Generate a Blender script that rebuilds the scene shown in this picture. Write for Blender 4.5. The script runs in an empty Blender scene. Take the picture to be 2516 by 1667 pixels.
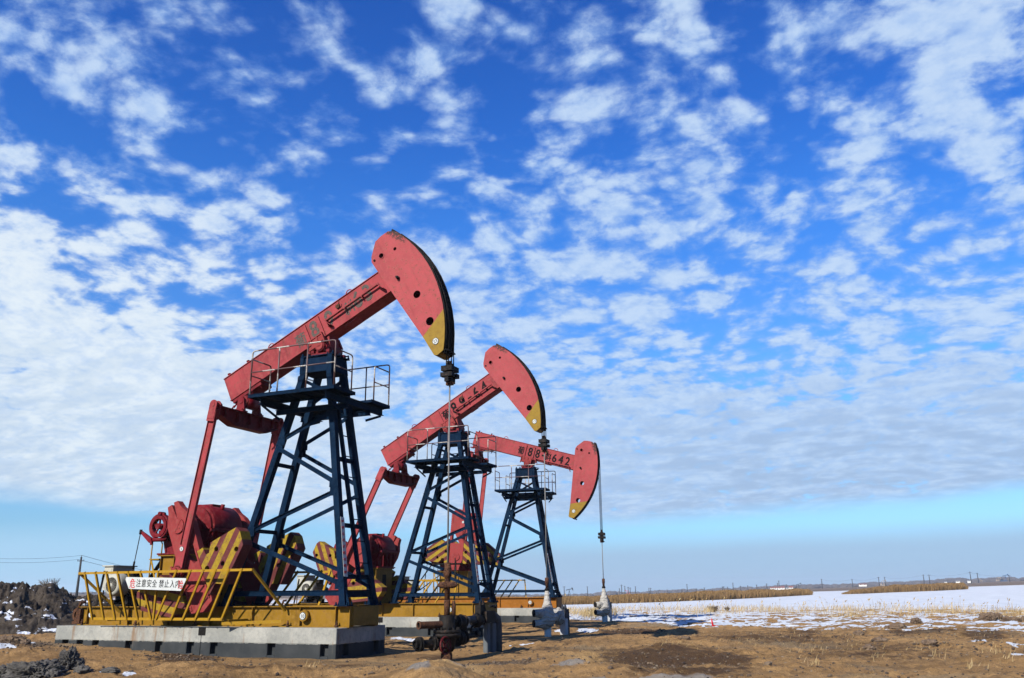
import bpy, bmesh, math, random
import numpy as np
from mathutils import Vector, Matrix, noise as mnoise
from mathutils.geometry import tessellate_polygon
R = math.radians
sc = bpy.context.scene
COL = sc.collection
rnd = random.Random(7)

# ------------------------------------------------------------------ camera
F_PX, W_PX, H_PX = 2102.44, 2516.0, 1667.0
PITCH, ROLL, CAM_H = R(16.3456), R(0.5355), 1.4
cam = bpy.data.cameras.new('camera')
cam.sensor_fit = 'HORIZONTAL'; cam.sensor_width = 36.0
cam.lens = 36.0 * F_PX / W_PX
cam.clip_start = 0.1; cam.clip_end = 20000
cam_o = bpy.data.objects.new('camera', cam); COL.objects.link(cam_o)
X0 = Vector((1, 0, 0)); U0 = Vector((0, -math.sin(PITCH), math.cos(PITCH))); F0 = Vector((0, math.cos(PITCH), math.sin(PITCH)))
cr, sr = math.cos(ROLL), math.sin(ROLL)
cx = X0 * cr - U0 * sr; cy = X0 * sr + U0 * cr
cam_o.matrix_world = Matrix(((cx.x, cy.x, -F0.x, 0), (cx.y, cy.y, -F0.y, 0), (cx.z, cy.z, -F0.z, CAM_H), (0, 0, 0, 1)))
sc.camera = cam_o

def ray(u, v):
    """direction of a photograph pixel, used once to look up where real things stand"""
    a = (u - W_PX / 2) / F_PX; b = (H_PX / 2 - v) / F_PX
    return (cx * a + cy * b + F0)
def ground_at(u, v, z=0.0):
    d = ray(u, v); t = (z - CAM_H) / d.z
    return d.x * t, d.y * t
def at_dist(u, v, dist):
    d = ray(u, v); t = dist / math.hypot(d.x, d.y)
    return d.x * t, d.y * t, CAM_H + d.z * t

# ------------------------------------------------------------------ sun, sky, exposure
SUN_EL, SUN_AZ_VEC = R(34), Vector((-0.60, -0.80, 0)).normalized()
sv = Vector((SUN_AZ_VEC.x * math.cos(SUN_EL), SUN_AZ_VEC.y * math.cos(SUN_EL), math.sin(SUN_EL)))
sl = bpy.data.lights.new('sun', 'SUN'); sl.energy = 5.0; sl.angle = R(0.5); sl.color = (1.0, 0.95, 0.87)
so = bpy.data.objects.new('sun', sl); COL.objects.link(so)
so.rotation_euler = sv.to_track_quat('Z', 'Y').to_euler()
sc.view_settings.view_transform = 'Standard'; sc.view_settings.look = 'None'
EXPO = 1.0; sc.view_settings.exposure = EXPO; sc.view_settings.gamma = 1.0
sc.view_settings.use_curve_mapping = False

ALBEDO = 0.66     # paints and soils measured against the sun above
class NT:
    """tiny node helper"""
    def __init__(s, tree): s.t = tree; s.n = tree.nodes; s.l = tree.links
    def new(s, kind, **kw):
        o = s.n.new(kind)
        for k, v in kw.items(): setattr(o, k, v)
        return o
    def put(s, sock, v):
        if hasattr(v, 'is_linked') or hasattr(v, 'links'): s.l.new(v, sock)
        else: sock.default_value = v
    def math(s, op, a, b=0.0, c=0.0, clamp=False):
        o = s.new('ShaderNodeMath', operation=op, use_clamp=clamp)
        s.put(o.inputs[0], a); s.put(o.inputs[1], b); s.put(o.inputs[2], c); return o.outputs[0]
    def vmath(s, op, a, b=(0, 0, 0), scale=None):
        o = s.new('ShaderNodeVectorMath', operation=op); s.put(o.inputs[0], a); s.put(o.inputs[1], b)
        if scale is not None: s.put(o.inputs[3], scale)
        return o.outputs['Value'] if op in ('DOT_PRODUCT', 'LENGTH', 'DISTANCE') else o.outputs[0]
    def noise(s, vec, scale, detail=4.0, rough=0.5, dist=0.0, out=0, dim='3D'):
        o = s.new('ShaderNodeTexNoise', noise_dimensions=dim)
        s.l.new(vec, o.inputs['Vector']); s.put(o.inputs['Scale'], scale); s.put(o.inputs['Detail'], detail)
        s.put(o.inputs['Roughness'], rough); s.put(o.inputs['Distortion'], dist); return o.outputs[out]
    def ss(s, x, a, b, lo=0.0, hi=1.0, kind='SMOOTHSTEP'):
        o = s.new('ShaderNodeMapRange', interpolation_type=kind, clamp=True)
        s.put(o.inputs[0], x); s.put(o.inputs[1], a); s.put(o.inputs[2], b); s.put(o.inputs[3], lo); s.put(o.inputs[4], hi)
        return o.outputs[0]
    def mix(s, f, a, b, mode='MIX'):
        o = s.new('ShaderNodeMix', data_type='RGBA', blend_type=mode)
        s.put(o.inputs[0], f)
        s.put(o.inputs[6], a if hasattr(a, 'links') else (*a, 1) if len(a) == 3 else a)
        s.put(o.inputs[7], b if hasattr(b, 'links') else (*b, 1) if len(b) == 3 else b)
        return o.outputs[2]
    def ramp(s, x, stops, interp='LINEAR'):
        o = s.new('ShaderNodeValToRGB'); r = o.color_ramp; r.interpolation = interp
        while len(r.elements) < len(stops): r.elements.new(0.5)
        for e, (p, c) in zip(r.elements, stops):
            e.position = p; e.color = (*c, 1) if len(c) == 3 else c
        s.l.new(x, o.inputs[0]); return o.outputs[0]
    def basecol(s, b, c):
        s.put(b.inputs['Base Color'], s.vmath('SCALE', c, scale=ALBEDO))
    def sep(s, v):
        o = s.new('ShaderNodeSeparateXYZ'); s.l.new(v, o.inputs[0]); return o.outputs
    def comb(s, x, y, z):
        o = s.new('ShaderNodeCombineXYZ'); s.put(o.inputs[0], x); s.put(o.inputs[1], y); s.put(o.inputs[2], z); return o.outputs[0]

def srgb(r, g, b):
    f = lambda c: (c / 255 / 12.92) if c / 255 <= 0.04045 else ((c / 255 + 0.055) / 1.055) ** 2.4
    return (f(r), f(g), f(b))

world = bpy.data.worlds.new("World"); sc.world = world; world.use_nodes = True
def build_sky():
    t = NT(world.node_tree); t.n.clear()
    out = t.new('ShaderNodeOutputWorld'); bg = t.new('ShaderNodeBackground'); t.l.new(bg.outputs[0], out.inputs[0])
    tc = t.new('ShaderNodeTexCoord'); d = t.vmath('NORMALIZE', tc.outputs['Generated'])
    x, y, z = t.sep(d)[:3]
    zc = t.math('MAXIMUM', z, 0.004)
    sky = t.new('ShaderNodeTexSky', sky_type='NISHITA'); sky.sun_disc = False
    sky.sun_elevation = SUN_EL; sky.sun_rotation = math.atan2(SUN_AZ_VEC.x, SUN_AZ_VEC.y)
    sky.altitude = 150; sky.air_density = 1.0; sky.dust_density = 0.6; sky.ozone_density = 3.0
    t.l.new(t.comb(x, y, zc), sky.inputs[0])
    skyc = t.vmath('SCALE', sky.outputs[0], scale=0.10)
    tint = t.ramp(t.math('MULTIPLY', zc, 1.25, clamp=True), SKY_TINT)
    blue = t.vmath('SCALE', t.vmath('MULTIPLY', skyc, tint), scale=2.3)
    # ---- clouds: one high sheet, looked up where each direction meets it
    zz = t.math('ADD', zc, 0.24)
    qx = t.math('DIVIDE', x, zz); qy = t.math('DIVIDE', y, zz)
    q = t.comb(qx, qy, 0.0)
    warp = t.noise(q, 2.2, 2.0, 0.5, out=1)
    qw = t.vmath('ADD', q, t.vmath('SCALE', t.vmath('SUBTRACT', warp, (0.5, 0.5, 0.5)), scale=0.12))
    warp2 = t.noise(qw, 12.0, 2.0, 0.5, out=1)
    qw2 = t.vmath('ADD', qw, t.vmath('SCALE', t.vmath('SUBTRACT', warp2, (0.5, 0.5, 0.5)), scale=0.014))
    rot = t.new('ShaderNodeVectorRotate', rotation_type='Z_AXIS'); t.l.new(qw2, rot.inputs['Vector']); rot.inputs['Angle'].default_value = R(22)
    st = t.vmath('MULTIPLY', rot.outputs[0], (1.0, 1.0, 1.0))
    big = t.noise(t.vmath('ADD', q, (3.7, 1.9, 0)), 1.5, 2.0, 0.5)
    vor = t.new('ShaderNodeTexVoronoi', feature='F1', distance='EUCLIDEAN'); t.l.new(st, vor.inputs['Vector']); vor.inputs['Scale'].default_value = 12.5
    vor.inputs['Randomness'].default_value = 1.0
    vo2 = t.new('ShaderNodeTexVoronoi', feature='F1', distance='EUCLIDEAN'); t.l.new(st, vo2.inputs['Vector']); vo2.inputs['Scale'].default_value = 30.0
    cell = t.math('ADD', t.math('SUBTRACT', 0.52, vor.outputs['Distance']), t.math('MULTIPLY', t.math('SUBTRACT', 0.48, vo2.outputs['Distance']), 0.42))
    puff = t.noise(st, 10.5, 3.0, 0.5)
    fine = t.noise(st, 30.0, 5.0, 0.60)
    wisp = t.noise(qw2, 80.0, 3.0, 0.65)
    dens = t.math('ADD', t.math('MULTIPLY', t.math('SUBTRACT', big, 0.5), 0.45), t.math('MULTIPLY', t.math('SUBTRACT', puff, 0.5), 1.25))
    dens = t.math('ADD', dens, t.math('MULTIPLY', cell, 0.70))
    dens = t.math('ADD', dens, t.math('MULTIPLY', t.math('SUBTRACT', fine, 0.5), 0.62))
    dens = t.math('ADD', dens, t.math('MULTIPLY', t.math('SUBTRACT', wisp, 0.5), 0.15))
    dens = t.math('SUBTRACT', dens, 0.015)
    for (px, py, rad, amp) in CLOUDS:                # where the photograph's own banks and clear patches lie in the sky
        c = ray(px, py).normalized(); k = 1.0 / (rad / F_PX) ** 2
        dd = t.vmath('DOT_PRODUCT', d, tuple(c))
        g = t.math('EXPONENT', t.math('MULTIPLY', t.math('SUBTRACT', dd, 1.0), k * 2.0))
        dens = t.math('ADD', dens, t.math('MULTIPLY', g, amp*(0.66 if amp > 0 else 0.48)))
    # the sheet ends above the horizon, its far rim a little ragged
    edge = t.noise(t.comb(t.math('MULTIPLY', x, 5.0), 0.0, t.math('MULTIPLY', z, 26.0)), 1.0, 4.0, 0.55)
    tilt = t.math('MULTIPLY', t.math('MULTIPLY', x, x), 0.088)
    el = t.math('SUBTRACT', t.math('ADD', z, t.math('MULTIPLY', t.math('SUBTRACT', edge, 0.5), 0.035)), tilt)
    fade = t.ss(el, 0.058, 0.090)
    cover = t.math('ADD', dens, t.ss(z, 0.52, 0.26, 0.02, 0.27))
    cover = t.math('ADD', cover, t.ss(z, 0.27, 0.15, 0.0, 0.42))
    cover = t.math('SUBTRACT', cover, t.math('ADD', t.ss(y, 0.25, -0.2, 0.0, 0.45), t.ss(x, 0.60, 0.80, 0.0, 0.5)))   # clouds cut away behind and right, out of view, to weaken the sky's fill
    m = t.math('MULTIPLY', t.ss(cover, -0.15, 0.38), fade)
    tex = t.ss(t.math('ADD', t.math('MULTIPLY', fine, 0.65), t.math('ADD', t.math('MULTIPLY', puff, 0.30), t.math('MULTIPLY', wisp, 0.12))), 0.42, 0.66)
    thick = t.math('ADD', t.math('MULTIPLY', t.ss(cover, 0.0, 0.50), 0.55), t.math('MULTIPLY', tex, 0.45), clamp=True)
    ccol = t.mix(thick, CLOUD_THIN, CLOUD_THICK)
    leftw = t.ss(x, 0.05, -0.42)
    ccol = t.mix(t.math('MULTIPLY', t.math('MULTIPLY', thick, leftw), t.ss(z, 0.50, 0.30)), ccol, CLOUD_WHITE)
    rows = t.noise(t.vmath('MULTIPLY', st, (0.8, 1.4, 1.0)), 9.5, 3.0, 0.55)
    shade = t.ss(rows, 0.36, 0.64)
    low = t.math('MULTIPLY', t.ss(z, 0.27, 0.13), t.ss(x, -0.15, 0.30, 0.30, 1.0))
    wsh = t.math('MULTIPLY', t.math('MULTIPLY', leftw, t.ss(z, 0.34, 0.2)), t.math('MULTIPLY', shade, 0.45)); ccol = t.mix(wsh, ccol, srgb(196, 216, 236))
    ccol = t.mix(t.math('MULTIPLY', low, t.math('ADD', 0.25, t.math('MULTIPLY', shade, 0.75))), ccol, CLOUD_GREY)
    col = t.mix(t.math('MULTIPLY', m, t.ss(cover, -0.1, 0.55, 0.52, 0.93)), blue, ccol)
    # pale veil close to the horizon
    vz = t.math('SUBTRACT', t.math('ADD', z, t.math('MULTIPLY', t.math('SUBTRACT', edge, 0.5), 0.012)), t.math('MULTIPLY', x, 0.018))
    veil = t.ss(t.math('SUBTRACT', vz, t.ss(x, 0.0, -0.45, 0.0, 0.022)), 0.062, 0.030)
    vcol = t.mix(t.ss(x, -0.45, 0.1), VEIL_L, VEIL)
    col = t.mix(t.math('MULTIPLY', veil, 0.85), col, vcol)
    t.l.new(col, bg.inputs[0]); bg.inputs[1].default_value = 2 ** -EXPO
def _tn(z, r, g, b): return (z * 1.25, (r / 2.3, g / 2.3, b / 2.3))
SKY_TINT = [_tn(0.02, .60, .98, 1.55), _tn(0.078, .72, 1.10, 1.50), _tn(0.158, .72, 1.28, 1.74), _tn(0.30, .56, 1.20, 1.98), _tn(0.40, .40, 1.12, 2.12), _tn(0.50, .29, .93, 2.02), _tn(0.61, .24, .80, 1.90), _tn(0.79, .2, .6, 1.7)]
CLOUD_THIN = srgb(140, 182, 240); CLOUD_THICK = srgb(200, 222, 249); CLOUD_WHITE = srgb(236, 246, 252); CLOUD_GREY = srgb(166, 190, 223); VEIL = srgb(164, 194, 226); VEIL_L = srgb(172, 214, 246)
CLOUDS = [ # px, py, radius, amount
 (20,80,90,.30),(180,130,80,.36),(230,190,60,.15),(370,210,60,.28),(330,300,80,.34),(620,140,75,.30),(540,150,40,.1),(775,230,52,.34),(890,195,28,.16),(420,60,55,.14),(1080,60,75,.24),(1060,150,45,.25),(1220,170,50,.14),
 (1350,80,70,.28),(1440,262,62,.42),(1600,270,60,.22),(1610,340,70,.34),(1700,110,105,.32),(1780,160,50,.14),(1260,290,60,.22),(1380,430,60,.26),(1500,490,70,.30),(1700,480,95,.50),(1720,420,60,.2),(1990,140,110,.28),(2080,110,60,.15),(2290,90,130,.45),(2300,230,120,.42),(2330,330,80,.2),(2440,60,110,.3),(2030,350,90,.24),(2180,520,70,.24),(1980,640,40,.18),(1600,690,80,.22),(2480,520,60,.22),(1430,640,60,.2),
 (120,400,60,.14),(260,410,60,.18),(40,500,80,.28),(60,590,80,.30),(30,720,90,.3),(330,500,70,.14),(430,470,70,.12),(660,390,60,.2),(600,540,60,.14),(770,460,50,.14),(70,640,80,.2),(100,950,260,.32),(360,880,110,.3),(480,950,110,.32),(300,1080,180,.22),(560,1050,90,.2),
 (930,360,170,-.30),(920,80,60,-.14),(500,60,80,-.22),(330,70,50,-.18),(60,280,70,-.26),(470,330,60,-.22),(520,240,90,-.2),(1580,30,60,-.25),(1820,60,60,-.35),(1150,420,110,-.16),(1440,360,60,-.15),(1960,270,90,-.36),(2130,180,40,-.2),(2180,470,60,-.12),(2330,520,90,-.26),(2050,560,60,-.12),(2250,680,90,-.14),(1900,480,40,-.18),(1820,470,35,-.2),(900,560,110,-.14),(740,640,90,-.12),(480,740,60,-.14),(620,840,50,-.34),(560,800,60,-.28),(250,700,40,-.16),(170,590,40,-.14),(1500,900,40,-.2),(1880,880,60,-.15),(180,520,40,-.22)]
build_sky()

# ------------------------------------------------------------------ scene-graph helpers
def props(o, label=None, cat=None, group=None, kind=None):
    if label: o['label'] = label
    if cat: o['category'] = cat
    if group: o['group'] = group
    if kind: o['kind'] = kind
    return o
def empty(name, loc=(0, 0, 0), rz=0.0):
    o = bpy.data.objects.new(name, None); COL.objects.link(o)
    o.empty_display_size = 0.3; o.location = loc; o.rotation_euler = (0, 0, rz); return o
MESHES = {}
class MB:
    """collects shapes into one mesh"""
    def __init__(s): s.v = []; s.f = []; s.sm = []; s.cuts = []
    def cut(s): s.cuts.append((len(s.v), len(s.f))); return s
    def pieces(s):
        """the shapes between cuts, each as a collector of its own"""
        c = sorted(set([(0, 0)] + s.cuts + [(len(s.v), len(s.f))])); out = []
        for (v0, f0), (v1, f1) in zip(c, c[1:]):
            if f1 > f0: m = MB(); m.v = s.v[v0:v1]; m.f = [tuple(i-v0 for i in f) for f in s.f[f0:f1]]; m.sm = s.sm[f0:f1]; out.append(m)
        return out
    def add(s, vs, fs, smooth=False):
        b = len(s.v); s.v += [tuple(v) for v in vs]
        s.f += [tuple(b + i for i in f) for f in fs]; s.sm += [smooth] * len(fs) if isinstance(smooth, bool) else list(smooth)
        return s
    def box(s, a, b, ch=0.0):
        x0, y0, z0 = (min(a[i], b[i]) for i in range(3)); x1, y1, z1 = (max(a[i], b[i]) for i in range(3))
        vs = [(x0,y0,z0),(x1,y0,z0),(x1,y1,z0),(x0,y1,z0),(x0,y0,z1),(x1,y0,z1),(x1,y1,z1),(x0,y1,z1)]
        return s.add(vs, [(3,2,1,0),(4,5,6,7),(0,1,5,4),(1,2,6,5),(2,3,7,6),(3,0,4,7)])
    def frame(s, p, q, up=(0, 0, 1)):
        p, q = Vector(p), Vector(q); d = (q - p).normalized(); up = Vector(up)
        sx = d.cross(up)
        if sx.length < 1e-4: sx = d.cross(Vector((1, 0, 0)))
        sx.normalize(); uy = sx.cross(d).normalized(); return p, q, d, sx, uy
    def bar(s, p, q, w, h, up=(0, 0, 1), w2=None, h2=None, ox=0, oy=0):
        """rectangular bar p->q; w across (sideways), h along 'up'"""
        p, q, d, sx, uy = s.frame(p, q, up); w2 = w if w2 is None else w2; h2 = h if h2 is None else h2
        vs = []
        for c, ww, hh in ((p, w, h), (q, w2, h2)):
            c = c + sx * ox + uy * oy
            for a, b in ((-1,-1),(1,-1),(1,1),(-1,1)): vs.append(c + sx * (a * ww / 2) + uy * (b * hh / 2))
        return s.add(vs, [(3,2,1,0),(4,5,6,7),(0,1,5,4),(1,2,6,5),(2,3,7,6),(3,0,4,7)])
    def ibeam(s, p, q, w, h, t=0.015, up=(0, 0, 1)):
        s.bar(p, q, w, t, up, oy=h/2 - t/2); s.bar(p, q, w, t, up, oy=-h/2 + t/2)
        return s.bar(p, q, t, h - 2*t, up)
    def angle(s, p, q, w, h, t=0.012, up=(0, 0, 1), sx=1, sy=1):
        s.bar(p, q, w, t, up, oy=sy * (h/2 - t/2)); return s.bar(p, q, t, h - t, up, ox=sx * (w/2 - t/2), oy=-sy * t/2)
    def tube(s, pts, r, n=10, caps=True, r2=None):
        pts = [Vector(p) for p in pts]; m = len(pts); vs = []; fs = []
        rad = r if isinstance(r, (list, tuple)) else [r + ((r2 if r2 is not None else r) - r) * i / max(1, m-1) for i in range(m)]
        prev = None
        for i, p in enumerate(pts):
            d = (pts[min(i+1, m-1)] - pts[max(i-1, 0)]).normalized()
            if prev is None:
                a = d.cross(Vector((0, 0, 1)))
                if a.length < 1e-3: a = d.cross(Vector((0, 1, 0)))
            else: a = prev - d * prev.dot(d)
            a.normalize(); prev = a; b = d.cross(a)
            for k in range(n):
                t = 2 * math.pi * k / n; vs.append(p + a * math.cos(t) * rad[i] + b * math.sin(t) * rad[i])
        for i in range(m-1):
            for k in range(n): fs.append((i*n+k, i*n+(k+1)%n, (i+1)*n+(k+1)%n, (i+1)*n+k))
        sm = [True] * len(fs)
        if caps: fs += [tuple(reversed(range(n))), tuple((m-1)*n+k for k in range(n))]; sm += [False, False]
        return s.add(vs, fs, sm)
    def ring(s, c, ax, r0, r1, th, n=28):
        """flat washer of outer r0, inner r1, thickness th centred on c"""
        c = Vector(c); ax = Vector(ax).normalized(); a = ax.cross(Vector((0.3, 0.5, 1))).normalized(); b = ax.cross(a)
        vs = []
        for k in range(n):
            t = 2*math.pi*k/n; e = a*math.cos(t) + b*math.sin(t)
            vs += [c+e*r0+ax*th/2, c+e*r1+ax*th/2, c+e*r1-ax*th/2, c+e*r0-ax*th/2]
        fs = []
        for k in range(n):
            i, j = 4*k, 4*((k+1) % n)
            for m in range(4): fs.append((i+m, i+(m+1)%4, j+(m+1)%4, j+m))
        return s.add(vs, fs)
    def prism(s, poly, y0, y1, holes=(), plane='xz'):
        """outline (with holes) in a plane, thickness from y0 to y1 along the remaining axis"""
        loops = [list(poly)] + [list(h) for h in holes]
        def P(a, b, c): return (a, c, b) if plane == 'xz' else (c, a, b) if plane == 'yz' else (a, b, c)
        flat = [p for l in loops for p in l]
        tris = tessellate_polygon([[Vector((p[0], p[1], 0)) for p in l] for l in loops])
        n = len(flat); vs = [P(p[0], p[1], y0) for p in flat] + [P(p[0], p[1], y1) for p in flat]
        fs = [tuple(t) for t in tris] + [tuple(n + i for i in reversed(t)) for t in tris]
        b = 0
        for l in loops:
            m = len(l)
            for i in range(m): j = (i+1) % m; fs.append((b+i, b+j, n+b+j, n+b+i))
            b += m
        return s.add(vs, fs)
    def sphere(s, c, r, n=14, m=8, sc_=(1, 1, 1), lump=0.0, seed=0.0):
        c = Vector(c); vs = []; fs = []
        for i in range(m+1):
            ph = math.pi * i / m
            for k in range(n):
                t = 2*math.pi*k/n; e = Vector((math.sin(ph)*math.cos(t), math.sin(ph)*math.sin(t), math.cos(ph)))
                rr = r * (1 + lump * mnoise.noise(e * 2.2 + Vector((seed, seed*1.7, 0))))
                vs.append(c + Vector((e.x*rr*sc_[0], e.y*rr*sc_[1], e.z*rr*sc_[2])))
        for i in range(m):
            for k in range(n): fs.append((i*n+k, (i+1)*n+k, (i+1)*n+(k+1)%n, i*n+(k+1)%n))
        return s.add(vs, fs, True)
    def lathe(s, prof, c=(0, 0, 0), n=20, lump=0.0, seed=0.0):
        """profile of (radius, z) turned about z"""
        vs = []; fs = []; c = Vector(c)
        for i, (r, z) in enumerate(prof):
            for k in range(n):
                t = 2*math.pi*k/n; rr = r * (1 + lump * mnoise.noise(Vector((math.cos(t)*1.6 + seed, math.sin(t)*1.6, z*5))))
                vs.append(c + Vector((math.cos(t)*rr, math.sin(t)*rr, z)))
        for i in range(len(prof)-1):
            for k in range(n): fs.append((i*n+k, i*n+(k+1)%n, (i+1)*n+(k+1)%n, (i+1)*n+k))
        sm = [True]*len(fs); fs += [tuple(reversed(range(n))), tuple((len(prof)-1)*n+k for k in range(n))]; sm += [False, False]
        return s.add(vs, fs, sm)
    def bolt(s, p, ax, r=0.022, l=0.05):
        p = Vector(p); ax = Vector(ax).normalized(); s.tube([p, p+ax*l*0.55], r*1.6, 6); return s.tube([p+ax*l*0.5, p+ax*l], r, 6)
    def mesh(s, name, bevel=0.0):
        me = bpy.data.meshes.new(name); me.from_pydata(s.v, [], s.f); me.validate()
        if len(me.polygons) == len(s.sm): me.polygons.foreach_set('use_smooth', s.sm)
        bm = bmesh.new(); bm.from_mesh(me); bmesh.ops.recalc_face_normals(bm, faces=bm.faces)
        if bevel > 0:
            es = [e for e in bm.edges if len(e.link_faces) == 2 and e.calc_face_angle(0) > 1.2]
            if es and len(es) < 4000: bmesh.ops.bevel(bm, geom=es, offset=bevel, segments=1, affect='EDGES', clamp_overlap=True)
        bm.to_mesh(me); bm.free(); me.update(); return me
def link(name, me, mat=None, parent=None, loc=(0, 0, 0), rot=(0, 0, 0)):
    o = bpy.data.objects.new(name, me); COL.objects.link(o); o.location = loc; o.rotation_euler = rot
    if mat is not None and not me.materials:
        for m in (mat if isinstance(mat, (list, tuple)) else [mat]): me.materials.append(m)
    if parent is not None: o.parent = parent
    return o
def cached(key, build, bevel=0.0):
    if key not in MESHES:
        mb = MB(); build(mb); MESHES[key] = mb.mesh(key.split('|')[0], bevel)
    return MESHES[key]
def part(name, key, build, mat, parent, loc=(0, 0, 0), rot=(0, 0, 0), bevel=0.0, label=None):
    o = link(name, cached(key, build, bevel), mat, parent, loc, rot)
    if label: o['label'] = label
    return o
def parts(name, key, build, mat, parent, loc=(0, 0, 0), rot=(0, 0, 0), bevel=0.0, label=None):
    """one object per piece the builder cuts"""
    if key not in MESHES:
        mb = MB(); build(mb); MESHES[key] = [m.mesh(name, bevel) for m in mb.pieces()]
    for me in MESHES[key]:
        o = link(name, me, mat, parent, loc, rot)
        if label: o['label'] = label
def text_mesh(s, size, offset=0.0, align='LEFT', xscale=1.0, spacing=1.0, vertical=False):
    """flat lettering in the xz plane, facing -y, a little thick"""
    key = ('text', s, size, offset, align, xscale, spacing)
    if key in MESHES: return MESHES[key]
    cu = bpy.data.curves.new('lettering', 'FONT'); cu.body = s; cu.size = size; cu.align_x = align
    cu.extrude = 0.0015; cu.space_character = spacing
    ob = bpy.data.objects.new('lettering', cu); COL.objects.link(ob); bpy.context.view_layer.update()
    me = bpy.data.meshes.new_from_object(ob.evaluated_get(bpy.context.evaluated_depsgraph_get()))
    bpy.data.objects.remove(ob); bpy.data.curves.remove(cu); me.name = 'lettering'; me.materials.clear()
    me.transform(Matrix(((xscale, 0, 0, 0), (0, 0, -1, 0), (0, 1, 0, 0), (0, 0, 0, 1))))
    if offset > 0:      # thicker strokes: the same outline laid a few times, each a hair lower
        bm = bmesh.new(); bm.from_mesh(me); n0 = len(bm.verts)
        for k in range(6):
            a = math.pi*k/3; n1 = len(bm.verts); bm.from_mesh(me); bm.verts.ensure_lookup_table()
            for v in bm.verts[n1:]: v.co += Vector((offset*math.cos(a), 0.0004*(k+1), offset*math.sin(a)))
        bm.to_mesh(me); bm.free()
    MESHES[key] = me; return me

# ------------------------------------------------------------------ materials
def base_mat(name):
    m = bpy.data.materials.new(name); m.use_nodes = True; t = NT(m.node_tree); b = t.n['Principled BSDF']; return m, t, b
def paint(name, col, dark=0.75, rust=0.12, rough=0.45, chip=(0.09, 0.045, 0.03), scale=1.0, streak=0.25, fade=None, grime=0.35, extra=None, spec=0.10):
    """old machine enamel: chalky patches, scratches, rust spots, run-down streaks of dirt"""
    m, t, b = base_mat(name)
    tc = t.new('ShaderNodeTexCoord'); oc = tc.outputs['Object']
    geo = t.new('ShaderNodeNewGeometry'); inf = t.new('ShaderNodeObjectInfo')
    v = t.vmath('ADD', oc, t.vmath('SCALE', t.comb(inf.outputs['Random'], inf.outputs['Random'], 0.3), scale=37.0))
    n1 = t.noise(v, 1.3*scale, 5.0, 0.6); n2 = t.noise(v, 9.0*scale, 6.0, 0.65); n3 = t.noise(v, 36.0*scale, 6.0, 0.75)
    stv = t.vmath('MULTIPLY', v, (9.0, 9.0, 0.8)); ns = t.noise(stv, 1.0*scale, 5.0, 0.6)
    c0 = tuple(c*dark for c in col)
    c1 = fade if fade else tuple(min(1, c*1.15 + 0.015) for c in col)
    c = t.mix(t.ss(n1, 0.38, 0.62), c0, col); c = t.mix(t.ss(n2, 0.45, 0.68, 0, 0.75), c, c1)
    c = t.mix(t.ss(ns, 0.50, 0.78, 0, streak), c, tuple(k*0.35 for k in chip))
    grim = t.ss(t.math('ADD', t.math('MULTIPLY', n2, 0.6), t.math('MULTIPLY', n1, 0.5)), 0.52, 0.75, 0, grime)
    c = t.mix(grim, c, tuple(k*0.55 + 0.004 for k in chip))
    sp = t.math('ADD', t.math('MULTIPLY', n3, 0.6), t.math('MULTIPLY', n2, 0.45))
    th = 0.70 - rust * 0.5
    rm = t.ss(sp, th, th + 0.035)
    c = t.mix(rm, c, t.mix(n3, chip, (0.16, 0.07, 0.035)))
    if extra: c = extra(t, oc, c, n1, n2, n3)
    t.basecol(b, c)
    t.put(b.inputs['Roughness'], t.math('ADD', t.math('MULTIPLY', n2, 0.25), t.math('ADD', t.math('MULTIPLY', rm, 0.3), rough + 0.02), clamp=True))
    b.inputs['Specular IOR Level'].default_value = spec
    bp = t.new('ShaderNodeBump'); bp.inputs['Strength'].default_value = 0.22; bp.inputs['Distance'].default_value = 0.012
    hsum = t.math('ADD', t.math('MULTIPLY', n1, 1.2), t.math('ADD', t.math('MULTIPLY', n2, 0.4), t.math('MULTIPLY', rm, -0.35)))
    t.l.new(hsum, bp.inputs['Height']); t.l.new(bp.outputs[0], b.inputs['Normal'])
    return m
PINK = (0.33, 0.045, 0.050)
def head_extra(t, oc, c, n1, n2, n3):
    x, y, z = t.sep(oc)[:3]
    # yellow painted tip, below a line across the head
    s = t.math('ADD', t.math('SUBTRACT', z, t.math('MULTIPLY', x, 0.42)), 2.39)
    s = t.math('ADD', s, t.math('MULTIPLY', t.math('SUBTRACT', n3, 0.5), 0.015))
    yel = t.mix(t.ss(n2, 0.4, 0.7), (0.25, 0.155, 0.018), (0.20, 0.12, 0.02))
    c = t.mix(t.ss(s, 0.006, -0.006), c, yel)
    # rope grease and scrapes along the top of the arc
    r = t.math('SQRT', t.math('ADD', t.math('MULTIPLY', x, x), t.math('MULTIPLY', z, z)))
    a = t.math('MULTIPLY', t.ss(r, 3.12, 3.36), t.ss(z, 0.75, 1.5))
    sc_ = t.noise(t.vmath('MULTIPLY', oc, (14, 14, 30)), 1.0, 5.0, 0.75)
    k = t.ss(t.math('ADD', sc_, t.math('MULTIPLY', a, 0.34)), 0.74, 0.80)
    c = t.mix(t.math('MULTIPLY', k, a), c, (0.045, 0.025, 0.02))
    return c
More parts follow.
